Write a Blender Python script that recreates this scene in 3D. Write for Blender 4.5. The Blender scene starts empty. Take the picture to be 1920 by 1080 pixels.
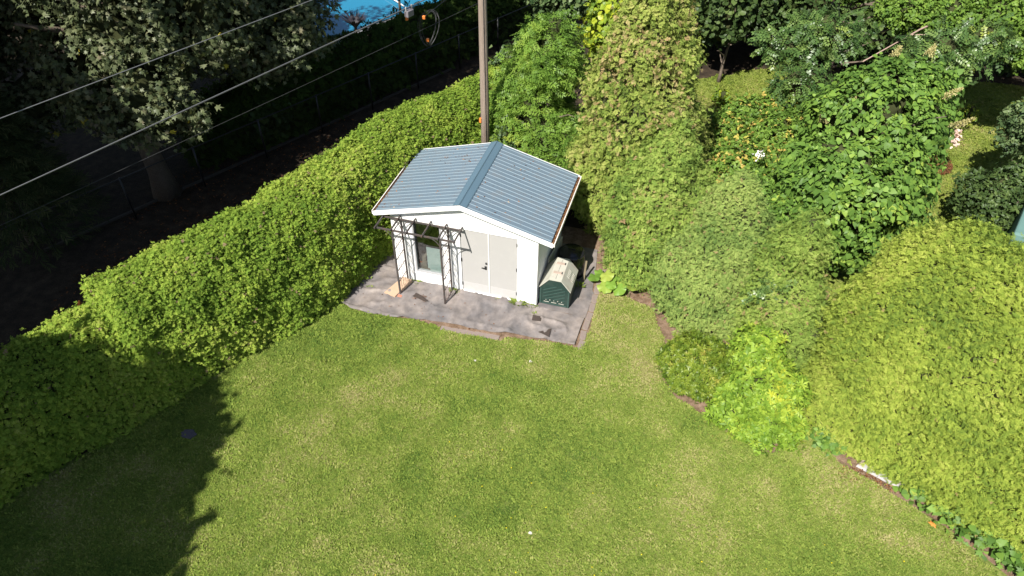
import bpy, bmesh, math, random
import numpy as np
from mathutils import Vector, Matrix
from mathutils.geometry import delaunay_2d_cdt
PI = math.pi
scene = bpy.context.scene
C = scene.collection
rng = np.random.default_rng(7)
random.seed(7)

# ------------------------------------------------------------------ camera
def set_camera():
    p, r, yaw = 0.73512, 0.00677, -0.27925
    fwd = Vector((math.sin(yaw)*math.cos(p), math.cos(yaw)*math.cos(p), -math.sin(p)))
    right = Vector((math.cos(yaw), -math.sin(yaw), 0)); up = right.cross(fwd)
    c, s = math.cos(r), math.sin(r)
    rt = c*right + s*up; upv = -s*right + c*up
    M = Matrix((rt, upv, -fwd)).transposed().to_4x4()
    M.translation = Vector((3.1154, -13.1770, 12.8604))
    cd = bpy.data.cameras.new('camera'); co = bpy.data.objects.new('camera', cd); C.objects.link(co)
    co.matrix_world = M
    cd.sensor_width = 36; cd.lens = 1331/1920*36; cd.clip_end = 400; cd.clip_start = .1
    scene.camera = co
set_camera()
# ------------------------------------------------------------------ light
SUN_EL = math.radians(47.6)
SUN_TRAVEL = Vector((0.285, 1.0, -1.14)).normalized()      # direction in which the light travels
world = bpy.data.worlds.new('World'); scene.world = world; world.use_nodes = True
nt = world.node_tree
sky = nt.nodes.new('ShaderNodeTexSky'); sky.sky_type = 'NISHITA'; sky.sun_disc = False
sky.sun_elevation = SUN_EL
sky.sun_rotation = math.atan2(-SUN_TRAVEL.x, -SUN_TRAVEL.y)
nt.links.new(sky.outputs[0], nt.nodes['Background'].inputs[0])
nt.nodes['Background'].inputs[1].default_value = 0.062
sl = bpy.data.lights.new('sun', 'SUN'); sl.energy = 5.0; sl.angle = math.radians(.53); sl.color = (1, .955, .88)
so = bpy.data.objects.new('sun', sl); C.objects.link(so)
so.rotation_euler = SUN_TRAVEL.to_track_quat('-Z', 'Y').to_euler(); so.location = (-5, -20, 30)
scene.view_settings.view_transform = 'Standard'; scene.view_settings.look = 'None'
scene.view_settings.exposure = 0.9; scene.view_settings.gamma = 1
scene.render.engine = 'CYCLES'

# ------------------------------------------------------------------ tagging
def tag(o, label=None, cat=None, group=None, kind=None):
    if label: o['label'] = label
    if cat: o['category'] = cat
    if group: o['group'] = group
    if kind: o['kind'] = kind
    return o
def empty(name, loc=(0, 0, 0), rz=0):
    o = bpy.data.objects.new(name, None); C.objects.link(o); o.location = loc; o.rotation_euler = (0, 0, rz)
    o.empty_display_size = .2
    return o
def link(name, me, parent=None):
    o = bpy.data.objects.new(name, me); C.objects.link(o)
    if parent: o.parent = parent
    return o
def copy_tree(o, parent=None):
    c = o.copy(); C.objects.link(c); c.parent = parent
    for ch in list(o.children): copy_tree(ch, c)
    return c

# ------------------------------------------------------------------ materials
def new_mat(name):
    m = bpy.data.materials.new(name); m.use_nodes = True
    return m, m.node_tree, m.node_tree.nodes['Principled BSDF']
def plain(name, col, rough=.6, metal=0, var=.12, scale=6, bump=0, bscale=40, spec=.5, dirt=None, dirt_amt=.5, dscale=2.5):
    m, t, b = new_mat(name); N = t.nodes; L = t.links
    tc = N.new('ShaderNodeTexCoord')
    n = N.new('ShaderNodeTexNoise'); n.inputs['Scale'].default_value = scale; n.inputs['Detail'].default_value = 6
    L.new(tc.outputs['Object'], n.inputs['Vector'])
    mx = N.new('ShaderNodeMix'); mx.data_type = 'RGBA'
    mx.inputs['A'].default_value = (*[c*(1-var) for c in col], 1); mx.inputs['B'].default_value = (*[min(1, c*(1+var)) for c in col], 1)
    L.new(n.outputs['Fac'], mx.inputs['Factor'])
    out = mx.outputs['Result']
    if dirt:
        n2 = N.new('ShaderNodeTexNoise'); n2.inputs['Scale'].default_value = dscale; n2.inputs['Detail'].default_value = 10; n2.inputs['Roughness'].default_value = .65
        L.new(tc.outputs['Object'], n2.inputs['Vector'])
        r = N.new('ShaderNodeMapRange'); r.inputs['From Min'].default_value = .5; r.inputs['From Max'].default_value = .72; r.inputs['To Max'].default_value = dirt_amt
        L.new(n2.outputs['Fac'], r.inputs['Value'])
        m2 = N.new('ShaderNodeMix'); m2.data_type = 'RGBA'; m2.inputs['B'].default_value = (*dirt, 1)
        L.new(r.outputs[0], m2.inputs['Factor']); L.new(out, m2.inputs['A']); out = m2.outputs['Result']
    L.new(out, b.inputs['Base Color'])
    b.inputs['Roughness'].default_value = rough; b.inputs['Metallic'].default_value = metal; b.inputs['Specular IOR Level'].default_value = spec
    if bump:
        nb = N.new('ShaderNodeTexNoise'); nb.inputs['Scale'].default_value = bscale; nb.inputs['Detail'].default_value = 5
        L.new(tc.outputs['Object'], nb.inputs['Vector'])
        bp = N.new('ShaderNodeBump'); bp.inputs['Strength'].default_value = bump; bp.inputs['Distance'].default_value = .02
        L.new(nb.outputs['Fac'], bp.inputs['Height']); L.new(bp.outputs[0], b.inputs['Normal'])
    return m
def leaf_mat(name, stops, trans=.3, gloss=0.0, rough=.45):
    """stops: (pos, colour) over the per-spray tint attribute"""
    m = bpy.data.materials.new(name); m.use_nodes = True; t = m.node_tree; N = t.nodes; L = t.links
    N.remove(N['Principled BSDF']); out = N['Material Output']
    a = N.new('ShaderNodeAttribute'); a.attribute_name = 'tint'
    cr = N.new('ShaderNodeValToRGB'); el = cr.color_ramp.elements
    el[0].position = stops[0][0]; el[0].color = (*stops[0][1], 1)
    el[1].position = stops[-1][0]; el[1].color = (*stops[-1][1], 1)
    for p, c in stops[1:-1]:
        e = el.new(p); e.color = (*c, 1)
    L.new(a.outputs['Fac'], cr.inputs[0])
    d = N.new('ShaderNodeBsdfDiffuse'); tr = N.new('ShaderNodeBsdfTranslucent'); mx = N.new('ShaderNodeMixShader')
    L.new(cr.outputs[0], d.inputs[0])
    tb = N.new('ShaderNodeMix'); tb.data_type = 'RGBA'; tb.blend_type = 'MULTIPLY'; tb.inputs['Factor'].default_value = 1
    tb.inputs['B'].default_value = (1.15, 1.1, .6, 1)
    L.new(cr.outputs[0], tb.inputs['A']); L.new(tb.outputs['Result'], tr.inputs[0])
    mx.inputs[0].default_value = trans
    L.new(d.outputs[0], mx.inputs[1]); L.new(tr.outputs[0], mx.inputs[2]); sh = mx.outputs[0]
    if gloss:
        g = N.new('ShaderNodeBsdfGlossy'); g.inputs['Roughness'].default_value = rough
        fr = N.new('ShaderNodeFresnel'); fr.inputs[0].default_value = 1.45
        mu = N.new('ShaderNodeMath'); mu.operation = 'MULTIPLY_ADD'; mu.inputs[1].default_value = gloss*2; mu.inputs[2].default_value = gloss*.25; L.new(fr.outputs[0], mu.inputs[0])
        m2 = N.new('ShaderNodeMixShader'); L.new(mu.outputs[0], m2.inputs[0]); L.new(sh, m2.inputs[1]); L.new(g.outputs[0], m2.inputs[2]); sh = m2.outputs[0]
    L.new(sh, out.inputs[0])
    return m

M_TWIG_SHADE = plain('twig', (.040, .045, .018), .95, var=.4, scale=20, spec=.1)  # shell behind the leaves; the crown's inner shade is put into its dark colour
M_BARK = plain('bark', (.13, .1, .075), .9, var=.35, scale=14, bump=.8, bscale=30)
M_CEDAR_L = leaf_mat('cedar_left', [(0, (0.105, 0.188, 0.028)), (.35, (0.201, 0.306, 0.046)), (.65, (0.276, 0.377, 0.059)), (.9, (0.382, 0.459, 0.085)), (.96, (0.363, 0.387, 0.114)), (1, (0.267, 0.194, 0.125))], .36)
M_CEDAR_R = leaf_mat('cedar_right', [(0, (0.082, 0.151, 0.037)), (.35, (0.178, 0.263, 0.056)), (.65, (0.254, 0.345, 0.072)), (.9, (0.332, 0.409, 0.105)), (1, (0.343, 0.234, 0.127))], .32)
M_CEDAR_PALE = leaf_mat('cedar_pale', [(0, (.09, .165, .045)), (.35, (.20, .285, .075)), (.65, (.285, .37, .10)), (.9, (.36, .43, .13)), (1, (.34, .25, .13))], .3)
M_CEDAR_BIG = leaf_mat('cedar_big', [(0, (0.088, 0.145, 0.032)), (.3, (0.189, 0.255, 0.053)), (.55, (0.271, 0.336, 0.074)), (.78, (0.354, 0.383, 0.109)), (.88, (0.389, 0.336, 0.149)), (1, (0.366, 0.244, 0.127))], .3)
M_CEDAR_Y = leaf_mat('cedar_yellow', [(0, (0.108, 0.175, 0.035)), (.35, (0.216, 0.292, 0.048)), (.65, (0.308, 0.382, 0.065)), (.92, (0.400, 0.456, 0.094)), (1, (0.356, 0.265, 0.125))], .34)
M_ASH = leaf_mat('ash', [(0, (0.074, 0.151, 0.026)), (.5, (0.166, 0.286, 0.044)), (.85, (0.258, 0.378, 0.064)), (1, (0.350, 0.395, 0.056))], .42, .04)
M_GREYLEAF = leaf_mat('grey_leaf', [(0, (.035, .075, .028)), (.6, (.085, .135, .05)), (1, (.16, .21, .08))], .25, .06)
M_LILAC = leaf_mat('lilac', [(0, (0.062, 0.132, 0.023)), (.5, (0.125, 0.228, 0.040)), (.85, (0.200, 0.324, 0.052)), (1, (0.338, 0.432, 0.069))], .34, .05, .5)
M_HONEY = leaf_mat('honeysuckle', [(0, (.07, .14, .022)), (.55, (.15, .25, .04)), (.86, (.24, .34, .06)), (.9, (.44, .40, .08)), (1, (.46, .30, .10))], .3, .04)
M_YELLOW = leaf_mat('yellow_leaf', [(0, (.08, .16, .02)), (.5, (.23, .33, .03)), (1, (.46, .50, .03))], .38, .08)
M_RHODO = leaf_mat('rhododendron', [(0, (.06, .115, .012)), (.5, (.14, .205, .022)), (.85, (.23, .29, .036)), (1, (.42, .33, .08))], .28, .06, .4)
M_AZALEA = leaf_mat('azalea', [(0, (0.108, 0.199, 0.022)), (.5, (0.216, 0.339, 0.039)), (.85, (0.334, 0.439, 0.055)), (1, (0.496, 0.519, 0.055))], .35, .04)
M_MAPLE = leaf_mat('maple', [(0, (0.040, 0.059, 0.024)), (.5, (0.092, 0.113, 0.051)), (.85, (0.150, 0.167, 0.085)), (.97, (0.158, 0.135, 0.085)), (1, (0.396, 0.342, 0.043))], .2, .06, .45)
M_LOCUST = leaf_mat('locust', [(0, (.04, .09, .02)), (.5, (.09, .165, .04)), (.9, (.17, .25, .06)), (1, (.40, .43, .05))], .3, .12, .4)
M_DARK = leaf_mat('dark_leaf', [(0, (.025, .05, .015)), (.6, (.06, .10, .028)), (1, (.11, .16, .045))], .25, .05)
M_SPRUCE = leaf_mat('spruce', [(0, (.03, .05, .02)), (.6, (.07, .09, .035)), (1, (.13, .14, .06))], .15)
M_SQUASH = leaf_mat('squash', [(0, (.10, .20, .03)), (.7, (.2, .34, .05)), (1, (.36, .42, .08))], .35, .1)
M_PLUME = leaf_mat('plume', [(0, (.34, .30, .11)), (1, (.52, .48, .24))], .2)
M_LITTER = leaf_mat('litter', [(0, (.07, .035, .02)), (.5, (.2, .09, .04)), (.85, (.34, .17, .08)), (1, (.5, .38, .22))], .1)
M_YUCCA = leaf_mat('yucca', [(0, (.02, .02, .025)), (1, (.06, .05, .06))], .1, .1)

# ------------------------------------------------------------------ numpy noise
def _h(ix, iy, iz, s):
    n = (ix.astype(np.int64)*374761393 + iy.astype(np.int64)*668265263 + iz.astype(np.int64)*2147483647 + s*1274126177) & 0xffffffff
    n = ((n ^ (n >> 13))*1103515245) & 0xffffffff
    n = ((n ^ (n >> 16))*2654435761) & 0xffffffff
    return ((n ^ (n >> 15)) & 0xffff)/65535.0
def vnoise(P, scale=1., seed=0):
    Q = np.asarray(P)*scale + seed*13.7; i = np.floor(Q); f = Q-i; f = f*f*(3-2*f); i = i.astype(np.int64)
    r = 0
    for dx in (0, 1):
        wx = f[:, 0] if dx else 1-f[:, 0]
        for dy in (0, 1):
            wy = f[:, 1] if dy else 1-f[:, 1]
            for dz in (0, 1):
                wz = f[:, 2] if dz else 1-f[:, 2]
                r = r + wx*wy*wz*_h(i[:, 0]+dx, i[:, 1]+dy, i[:, 2]+dz, seed)
    return r
def fbm(P, scale=1., seed=0, o=3):
    r = 0; a = 1; t = 0
    for k in range(o):
        r = r + a*vnoise(P, scale*2**k, seed+k); t += a; a *= .5
    return r/t
def nrm(v): return v/np.maximum(np.linalg.norm(v, axis=-1, keepdims=True), 1e-9)

# ------------------------------------------------------------------ mesh from arrays (triangles)
def tri_mesh(name, V, F, mats, tint=None, midx=None, smooth=False):
    me = bpy.data.meshes.new(name); V = np.asarray(V, np.float32); F = np.asarray(F, np.int32)
    k = F.shape[1]
    me.vertices.add(len(V)); me.vertices.foreach_set('co', V.ravel())
    me.loops.add(F.size); me.loops.foreach_set('vertex_index', F.ravel())
    me.polygons.add(len(F)); me.polygons.foreach_set('loop_start', np.arange(0, F.size, k, dtype=np.int32))
    try: me.polygons.foreach_set('loop_total', np.full(len(F), k, np.int32))
    except Exception: pass
    if midx is not None: me.polygons.foreach_set('material_index', np.asarray(midx, np.int32))
    if smooth: me.polygons.foreach_set('use_smooth', np.ones(len(F), bool))
    me.update(calc_edges=True)
    if tint is not None:
        at = me.attributes.new('tint', 'FLOAT', 'POINT'); at.data.foreach_set('value', np.asarray(tint, np.float32))
    for m in (mats if isinstance(mats, (list, tuple)) else [mats]): me.materials.append(m)
    return me

# leaf templates: V (n,3) with stem along +x, face normal +z; F triangles
def t_cedar(r, n=6, wid=.17, spread=.85, ll=1.):
    V = []; F = []
    for i in range(n):
        t = .02+.80*i/(n-1); s = 1 if i % 2 else -1
        if i == n-1: ang = 0.15*r.uniform(-1, 1)
        else: ang = s*(spread-.35*t)*r.uniform(.75, 1.2)
        ln = ll*(.62-.3*t)*r.uniform(.8, 1.2)
        b = np.array([t*.75, 0, .04*r.uniform(-1, 1)]); d = np.array([math.cos(ang), math.sin(ang), r.uniform(-.30, .30)]); q = np.array([-math.sin(ang), math.cos(ang), 0])*wid*r.uniform(.7, 1.2)
        k = len(V); V += [b-d*.03, b+d*ln*.55+q, b+d*ln, b+d*ln*.5-q]
        F += [(k, k+3, k+1), (k+3, k+2, k+1)]
    return np.array(V), np.array(F)
def t_leaf(w=.32, fold=.10, droop=.15, heart=False):
    if heart: V = [(0, 0, 0), (.12, w, fold), (.5, w*.9, fold-droop*.4), (1.05, 0, -droop), (.5, -w*.9, fold-droop*.4), (.12, -w, fold), (.45, 0, -.02)]
    else: V = [(0, 0, 0), (.3, w*.8, fold), (.65, w*.85, fold-droop*.5), (1, 0, -droop), (.65, -w*.85, fold-droop*.5), (.3, -w*.8, fold), (.5, 0, 0)]
    F = [(0, 6, 1), (1, 6, 2), (2, 6, 3), (3, 6, 4), (4, 6, 5), (5, 6, 0)]
    return np.array(V, float), np.array(F)
def t_maple(r):
    V = [(0.42, 0, 0)]; a0 = [0, 32, 52, 78, 100, 140, 180, 220, 260, 282, 308, 328]; rr = [.62, .28, .5, .26, .5, .24, .34, .24, .5, .26, .5, .28]
    for a, q in zip(a0, rr):
        a = math.radians(a); q = q*r.uniform(.9, 1.1)
        V.append((.42+q*math.cos(a), q*math.sin(a), -q*q*.35+r.uniform(-.05, .05)))
    return np.array(V), np.array([(0, i, i % 12+1) for i in range(1, 13)])
def combine(parts):
    V = []; F = []; k = 0
    for v, f in parts: V.append(v); F.append(f+k); k += len(v)
    return np.concatenate(V), np.concatenate(F)
def place(v, f, off, ang, s, tilt=0):
    c, q = math.cos(ang), math.sin(ang); v = v*s
    if tilt: ct, st = math.cos(tilt), math.sin(tilt); v = np.stack([v[:, 0]*ct+v[:, 2]*st, v[:, 1], -v[:, 0]*st+v[:, 2]*ct], 1)
    return np.stack([v[:, 0]*c-v[:, 1]*q, v[:, 0]*q+v[:, 1]*c, v[:, 2]], 1)+np.array(off), f
def slim(w): return np.array([(0, 0, 0), (.5, w, .02), (1, 0, -.06), (.5, -w, .02)], float), np.array([(0, 3, 1), (3, 2, 1)])
def t_pinnate(r, n=4, w=.19, ll=.42):
    P = [place(*slim(w), (.85, 0, -.1), 0, ll)]
    for i in range(n):
        t = .12+.7*i/(n-1)
        for s in (-1, 1): P.append(place(*slim(w), (t, 0, -.12*t*t), s*r.uniform(.9, 1.25), ll*r.uniform(.85, 1.1), r.uniform(-.1, .35)))
    return combine(P)
def t_whorl(r, n=7, w=.14, t0=.1, t1=.7):
    return combine([place(*slim(w), (0, 0, 0), 2*PI*i/n+r.uniform(-.2, .2), r.uniform(.8, 1.1), r.uniform(-t1, -t0)) for i in range(n)])
def t_cluster(base, r, n=4, sp=.5):
    return combine([place(*base, (r.uniform(-sp*.2, sp), r.uniform(-sp, sp), r.uniform(-sp*.4, sp*.3)), r.uniform(-1.3, 1.3), r.uniform(.6, .9), r.uniform(-.3, .6)) for i in range(n)])
rr = random.Random(3)
T_CEDAR = [t_cedar(rr, 7, .11, .95) for _ in range(8)]
T_CEDAR_FINE = [t_cedar(rr, 7, .062, .75, .62) for _ in range(8)]
T_LEAF = [t_leaf(), t_leaf(.26, .05, .25)]
T_HEART = [t_leaf(.42, .07, .2, True), t_leaf(.38, .12, .3, True), t_leaf(.44, .03, .12, True)]
T_MAPLE = [t_maple(rr) for _ in range(4)]
T_PIN = [t_pinnate(rr) for _ in range(4)]
T_LOCUST = [t_pinnate(rr, 5, .3, .26) for _ in range(4)]
T_WHORL = [t_whorl(rr) for _ in range(4)]
T_SMALL = [t_cluster(t_leaf(.3), rr, 4) for _ in range(5)]
T_BROAD = [t_cluster(t_leaf(.4), rr, 3, .4) for _ in range(5)]
T_SPRUCE = [combine([place(*slim(.05), (t, 0, 0), s*rr.uniform(.4, .8), .5, rr.uniform(-.3, .3)) for t in (0, .15, .3, .45, .6, .7) for s in (-1, 1)]) for _ in range(3)]

def scatter(P, D, Nn, S, templates, tint):
    """instances -> vertex, face, tint arrays"""
    P = np.asarray(P); Z = nrm(np.broadcast_to(Nn, P.shape)); D = np.broadcast_to(D, P.shape); D = nrm(D-Z*np.sum(D*Z, 1, keepdims=True)); Y = np.cross(Z, D)
    R = np.stack([D, Y, Z], 1)          # rows: local axes
    which = rng.integers(0, len(templates), len(P)); VV = []; FF = []; TT = []; k = 0
    for i, (v, f) in enumerate(templates):
        m = which == i; n = int(m.sum())
        if not n: continue
        W = np.einsum('vk,nkj->nvj', v, R[m])*S[m][:, None, None]+P[m][:, None, :]
        VV.append(W.reshape(-1, 3)); FF.append((f[None]+(np.arange(n)*len(v))[:, None, None]).reshape(-1, 3)+k); k += n*len(v)
        TT.append(np.repeat(tint[m], len(v)))
    return np.concatenate(VV), np.concatenate(FF), np.concatenate(TT)

# ------------------------------------------------------------------ crown surfaces: grids (nu, nv, 3)
def g_ellipsoid(c, r, n=28, zmin=-1., p=1.):
    u = np.linspace(0, 2*PI, n*2+1); w = np.linspace(math.acos(1), math.acos(max(-1, zmin)), n+1)
    U, W = np.meshgrid(u, w, indexing='ij'); cw = np.cos(W); sw = np.sin(W)
    sp = lambda x: np.sign(x)*np.abs(x)**p
    return np.stack([c[0]+r[0]*sp(sw)*np.cos(U), c[1]+r[1]*sp(sw)*np.sin(U), c[2]+r[2]*sp(cw)], -1)
def g_cone(x, y, prof, sx=1, sy=1, n=60, lean=(0, 0)):
    z = np.array([p[0] for p in prof]); r = np.array([p[1] for p in prof]); w = np.linspace(0, 1, 50)**.9
    zz = z[-1]+(z[0]-z[-1])*w; rad = np.interp(zz, z, r); u = np.linspace(0, 2*PI, n+1)
    U, W = np.meshgrid(u, np.arange(50), indexing='ij'); Z = zz[W]; Rr = rad[W]
    return np.stack([x+lean[0]*Z+sx*Rr*np.cos(U), y+lean[1]*Z+sy*Rr*np.sin(U), Z], -1)
def g_hedge(path, hw, h, p=4., step=.25, cap=.9):
    """path: list of (x,y,hwscale,hscale)"""
    path = np.array(path, float); d = np.r_[0, np.cumsum(np.linalg.norm(np.diff(path[:, :2], axis=0), axis=1))]
    s = np.linspace(0, d[-1], max(8, int(d[-1]/step)))
    # denser at the caps
    s = np.unique(np.concatenate([s, np.linspace(0, cap, 10), d[-1]-np.linspace(0, cap, 10)]))
    X = np.stack([np.interp(s, d, path[:, k]) for k in range(4)], 1)
    tg = nrm(np.gradient(X[:, :2], axis=0)); nn = np.stack([-tg[:, 1], tg[:, 0]], 1)    # left of the direction of travel
    e = np.minimum(s, d[-1]-s); k = np.clip(e/cap, 0, 1); k = np.sqrt(np.maximum(1-(1-k)**2.6, 0))
    th = np.linspace(0, PI, 33); ca = np.sign(np.cos(th))*np.abs(np.cos(th))**(2/p); sa = np.abs(np.sin(th))**(2/p)
    G = np.zeros((len(s), 33, 3))
    for i in range(len(s)):
        a = -ca*hw*X[i, 2]*(.25+.75*k[i]) if cap else -ca*hw
        a = -ca*hw*X[i, 2]*k[i]
        G[i, :, :2] = X[i, :2]-nn[i]*(-a)[:, None]; G[i, :, 2] = sa*h*X[i, 3]*(.35+.65*k[i])
    return G
def displace(G, amp, scale, seed, amp2=0, scale2=4.):
    N = grid_normals(G); P = G.reshape(-1, 3)
    d = (fbm(P, scale, seed, 2)-.5)*2*amp
    if amp2: d = d+(vnoise(P, scale2, seed+9)-.5)*2*amp2
    return G+(N.reshape(-1, 3)*d[:, None]).reshape(G.shape)
def grid_normals(G):
    a = np.gradient(G, axis=0); b = np.gradient(G, axis=1); n = nrm(np.cross(a, b))
    c = G.reshape(-1, 3).mean(0); c = np.array([c[0], c[1], c[2]])
    s = np.sign(np.mean(np.sum(n*(G-c), -1)))
    return n*(s if s != 0 else 1)
def sample(G, density):
    N = grid_normals(G); A = G[:-1, :-1]; B = G[1:, :-1]; Cc = G[1:, 1:]; Dd = G[:-1, 1:]
    ar = .5*np.linalg.norm(np.cross(Cc-A, Dd-B), axis=-1).ravel(); tot = ar.sum(); n = int(tot*density)
    idx = rng.choice(len(ar), n, p=ar/tot); i, j = np.unravel_index(idx, A.shape[:2]); u = rng.random(n)[:, None]; v = rng.random(n)[:, None]
    f = lambda X: (1-u)*(1-v)*X[i, j]+u*(1-v)*X[i+1, j]+u*v*X[i+1, j+1]+(1-u)*v*X[i, j+1]
    return f(G), nrm(f(N))
def core(G, inset):
    ax = 0 if np.allclose(G[0], G[-1], atol=.6) else 1
    rad = np.linalg.norm(G-G.mean(axis=ax, keepdims=True), axis=-1)
    Gi = G-grid_normals(G)*np.minimum(inset, .6*rad)[..., None]; nu, nv = G.shape[:2]; V = Gi.reshape(-1, 3); I = np.arange(nu*nv).reshape(nu, nv)
    a, b, c, d = I[:-1, :-1].ravel(), I[1:, :-1].ravel(), I[1:, 1:].ravel(), I[:-1, 1:].ravel()
    V = V.copy(); V[:, 2] = np.maximum(V[:, 2], .01)
    return V, np.concatenate([np.stack([a, b, c], 1), np.stack([a, c, d], 1)])

def foliage(name, grids, mat, templates, density, size, parent=None, depth=.18, thin=.3, out=.6, up=.5, rnd=.6, flat=.6,
            disp=(.15, .8, .05, 3.), inset=.3, seed=1, tintf=None, tint_n=(.45, .25, .3), zmin=.02, twig=True, keep=None, sizev=.25, upn=.35, rn=.42):
    """sprays over displaced crown surfaces + an inner mass of twigs, as ONE mesh"""
    VV = []; FF = []; TT = []; MI = []; k = 0
    for gi, G0 in enumerate(grids):
        G = displace(G0, disp[0], disp[1], seed+gi, disp[2], disp[3])
        P, N = sample(G, density)
        # drop points inside other lobes
        if len(grids) > 1:
            for gj, H in enumerate(grids):
                if gj == gi: continue
                c = H.reshape(-1, 3); lo, hi = c.min(0), c.max(0); cc = (lo+hi)/2; hr = (hi-lo)/2
                q = (((P-cc)/np.maximum(hr-.25, .05))**2).sum(1); m = q > 1; P, N = P[m], N[m]
        m = P[:, 2] > zmin; P, N = P[m], N[m]
        if keep is not None: m = keep(P); P, N = P[m], N[m]
        fn = fbm(P, 5.5, seed+20, 2); m = rng.random(len(P)) > thin*np.clip((.62-fn)*5, 0, 1.); P, N, fn = P[m], N[m], fn[m]
        n = len(P)
        if not n: continue
        dd = depth*(rng.random(n)**1.5) - .06*(fn-.5)*2
        sh = rng.random(n) < .06; dd[sh] = -rng.uniform(.02, .13, sh.sum())*size/.1
        P = P-N*dd[:, None]
        rv = rng.normal(size=(n, 3))
        D = nrm(N*out+np.array([0, 0, up])+rv*rnd*.6)
        Fn = nrm(N*flat+np.array([0, 0, upn])+rng.normal(size=(n, 3))*rn)
        S = size*(1+sizev*rng.normal(size=n)).clip(.5, 1.8)
        t = tint_n[0]+tint_n[1]*2*(fbm(P, 1.1, seed+40, 3)-.5)*1.6+tint_n[2]*(rng.random(n)-.5)*2
        if tintf is not None: t = tintf(P, t, n)
        v, f, tt = scatter(P, D, Fn, S, templates, np.clip(t, 0, 1))
        VV.append(v); FF.append(f+k); TT.append(tt); MI.append(np.zeros(len(f), int)); k += len(v)
        if twig:
            v, f = core(G, inset); VV.append(v); FF.append(f+k); TT.append(np.zeros(len(v))); MI.append(np.ones(len(f), int)); k += len(v)
    me = tri_mesh(name, np.concatenate(VV), np.concatenate(FF), [mat, M_TWIG_SHADE], np.concatenate(TT), np.concatenate(MI))
    return link(name, me, parent)

def tube_arrays(pts, rad, sides=8):
    pts = np.array(pts, float); rad = np.broadcast_to(np.array(rad, float), (len(pts),)); tg = nrm(np.gradient(pts, axis=0))
    V = []; a = np.linspace(0, 2*PI, sides, endpoint=False)
    ref = np.array([0, 0, 1.]) if abs(tg[0, 2]) < .9 else np.array([1., 0, 0])
    for i in range(len(pts)):
        x = nrm(np.cross(tg[i], ref)); y = np.cross(tg[i], x)
        V.append(pts[i]+rad[i]*(np.cos(a)[:, None]*x+np.sin(a)[:, None]*y))
    V = np.concatenate(V); F = []
    for i in range(len(pts)-1):
        for j in range(sides):
            p, q = i*sides+j, i*sides+(j+1) % sides; F += [(p, q, q+sides), (p, q+sides, p+sides)]
    for j in range(1, sides-1):
        F.append((0, j+1, j)); b = (len(pts)-1)*sides; F.append((b, b+j, b+j+1))
    return V, np.array(F)
def tubes(name, lst, mat, parent=None, sides=8, smooth=True):
    V, F = combine([tube_arrays(p, r, sides) for p, r in lst])
    return link(name, tri_mesh(name, V, F, mat, smooth=smooth), parent)
def trunk(parent, x, y, h, r, limbs=5, spread=1.5, z0=None, name='trunk', seed=0, lean=(0, 0), mat=None):
    R = random.Random(seed); n = 8; L = []
    main = [(x+lean[0]*h*i/n+R.uniform(-.05, .05), y+lean[1]*h*i/n+R.uniform(-.05, .05), h*i/n-(.05 if i == 0 else 0)) for i in range(n+1)]
    L.append((main, [r*(1.35 if i == 0 else 1-.8*i/n) for i in range(n+1)]))
    for k in range(limbs):
        i = R.randint(2, n-1); a = R.uniform(0, 2*PI); ln = spread*R.uniform(.6, 1.1); p = Vector(main[i]); q = [p]
        for s in range(1, 5): q.append(p+Vector((math.cos(a)*ln*s/4, math.sin(a)*ln*s/4, ln*.55*s/4+R.uniform(-.1, .1))))
        L.append(([tuple(v) for v in q], [r*.45*(1-s*.2) for s in range(5)]))
    return tubes(name, L, mat or M_BARK, parent)

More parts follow.
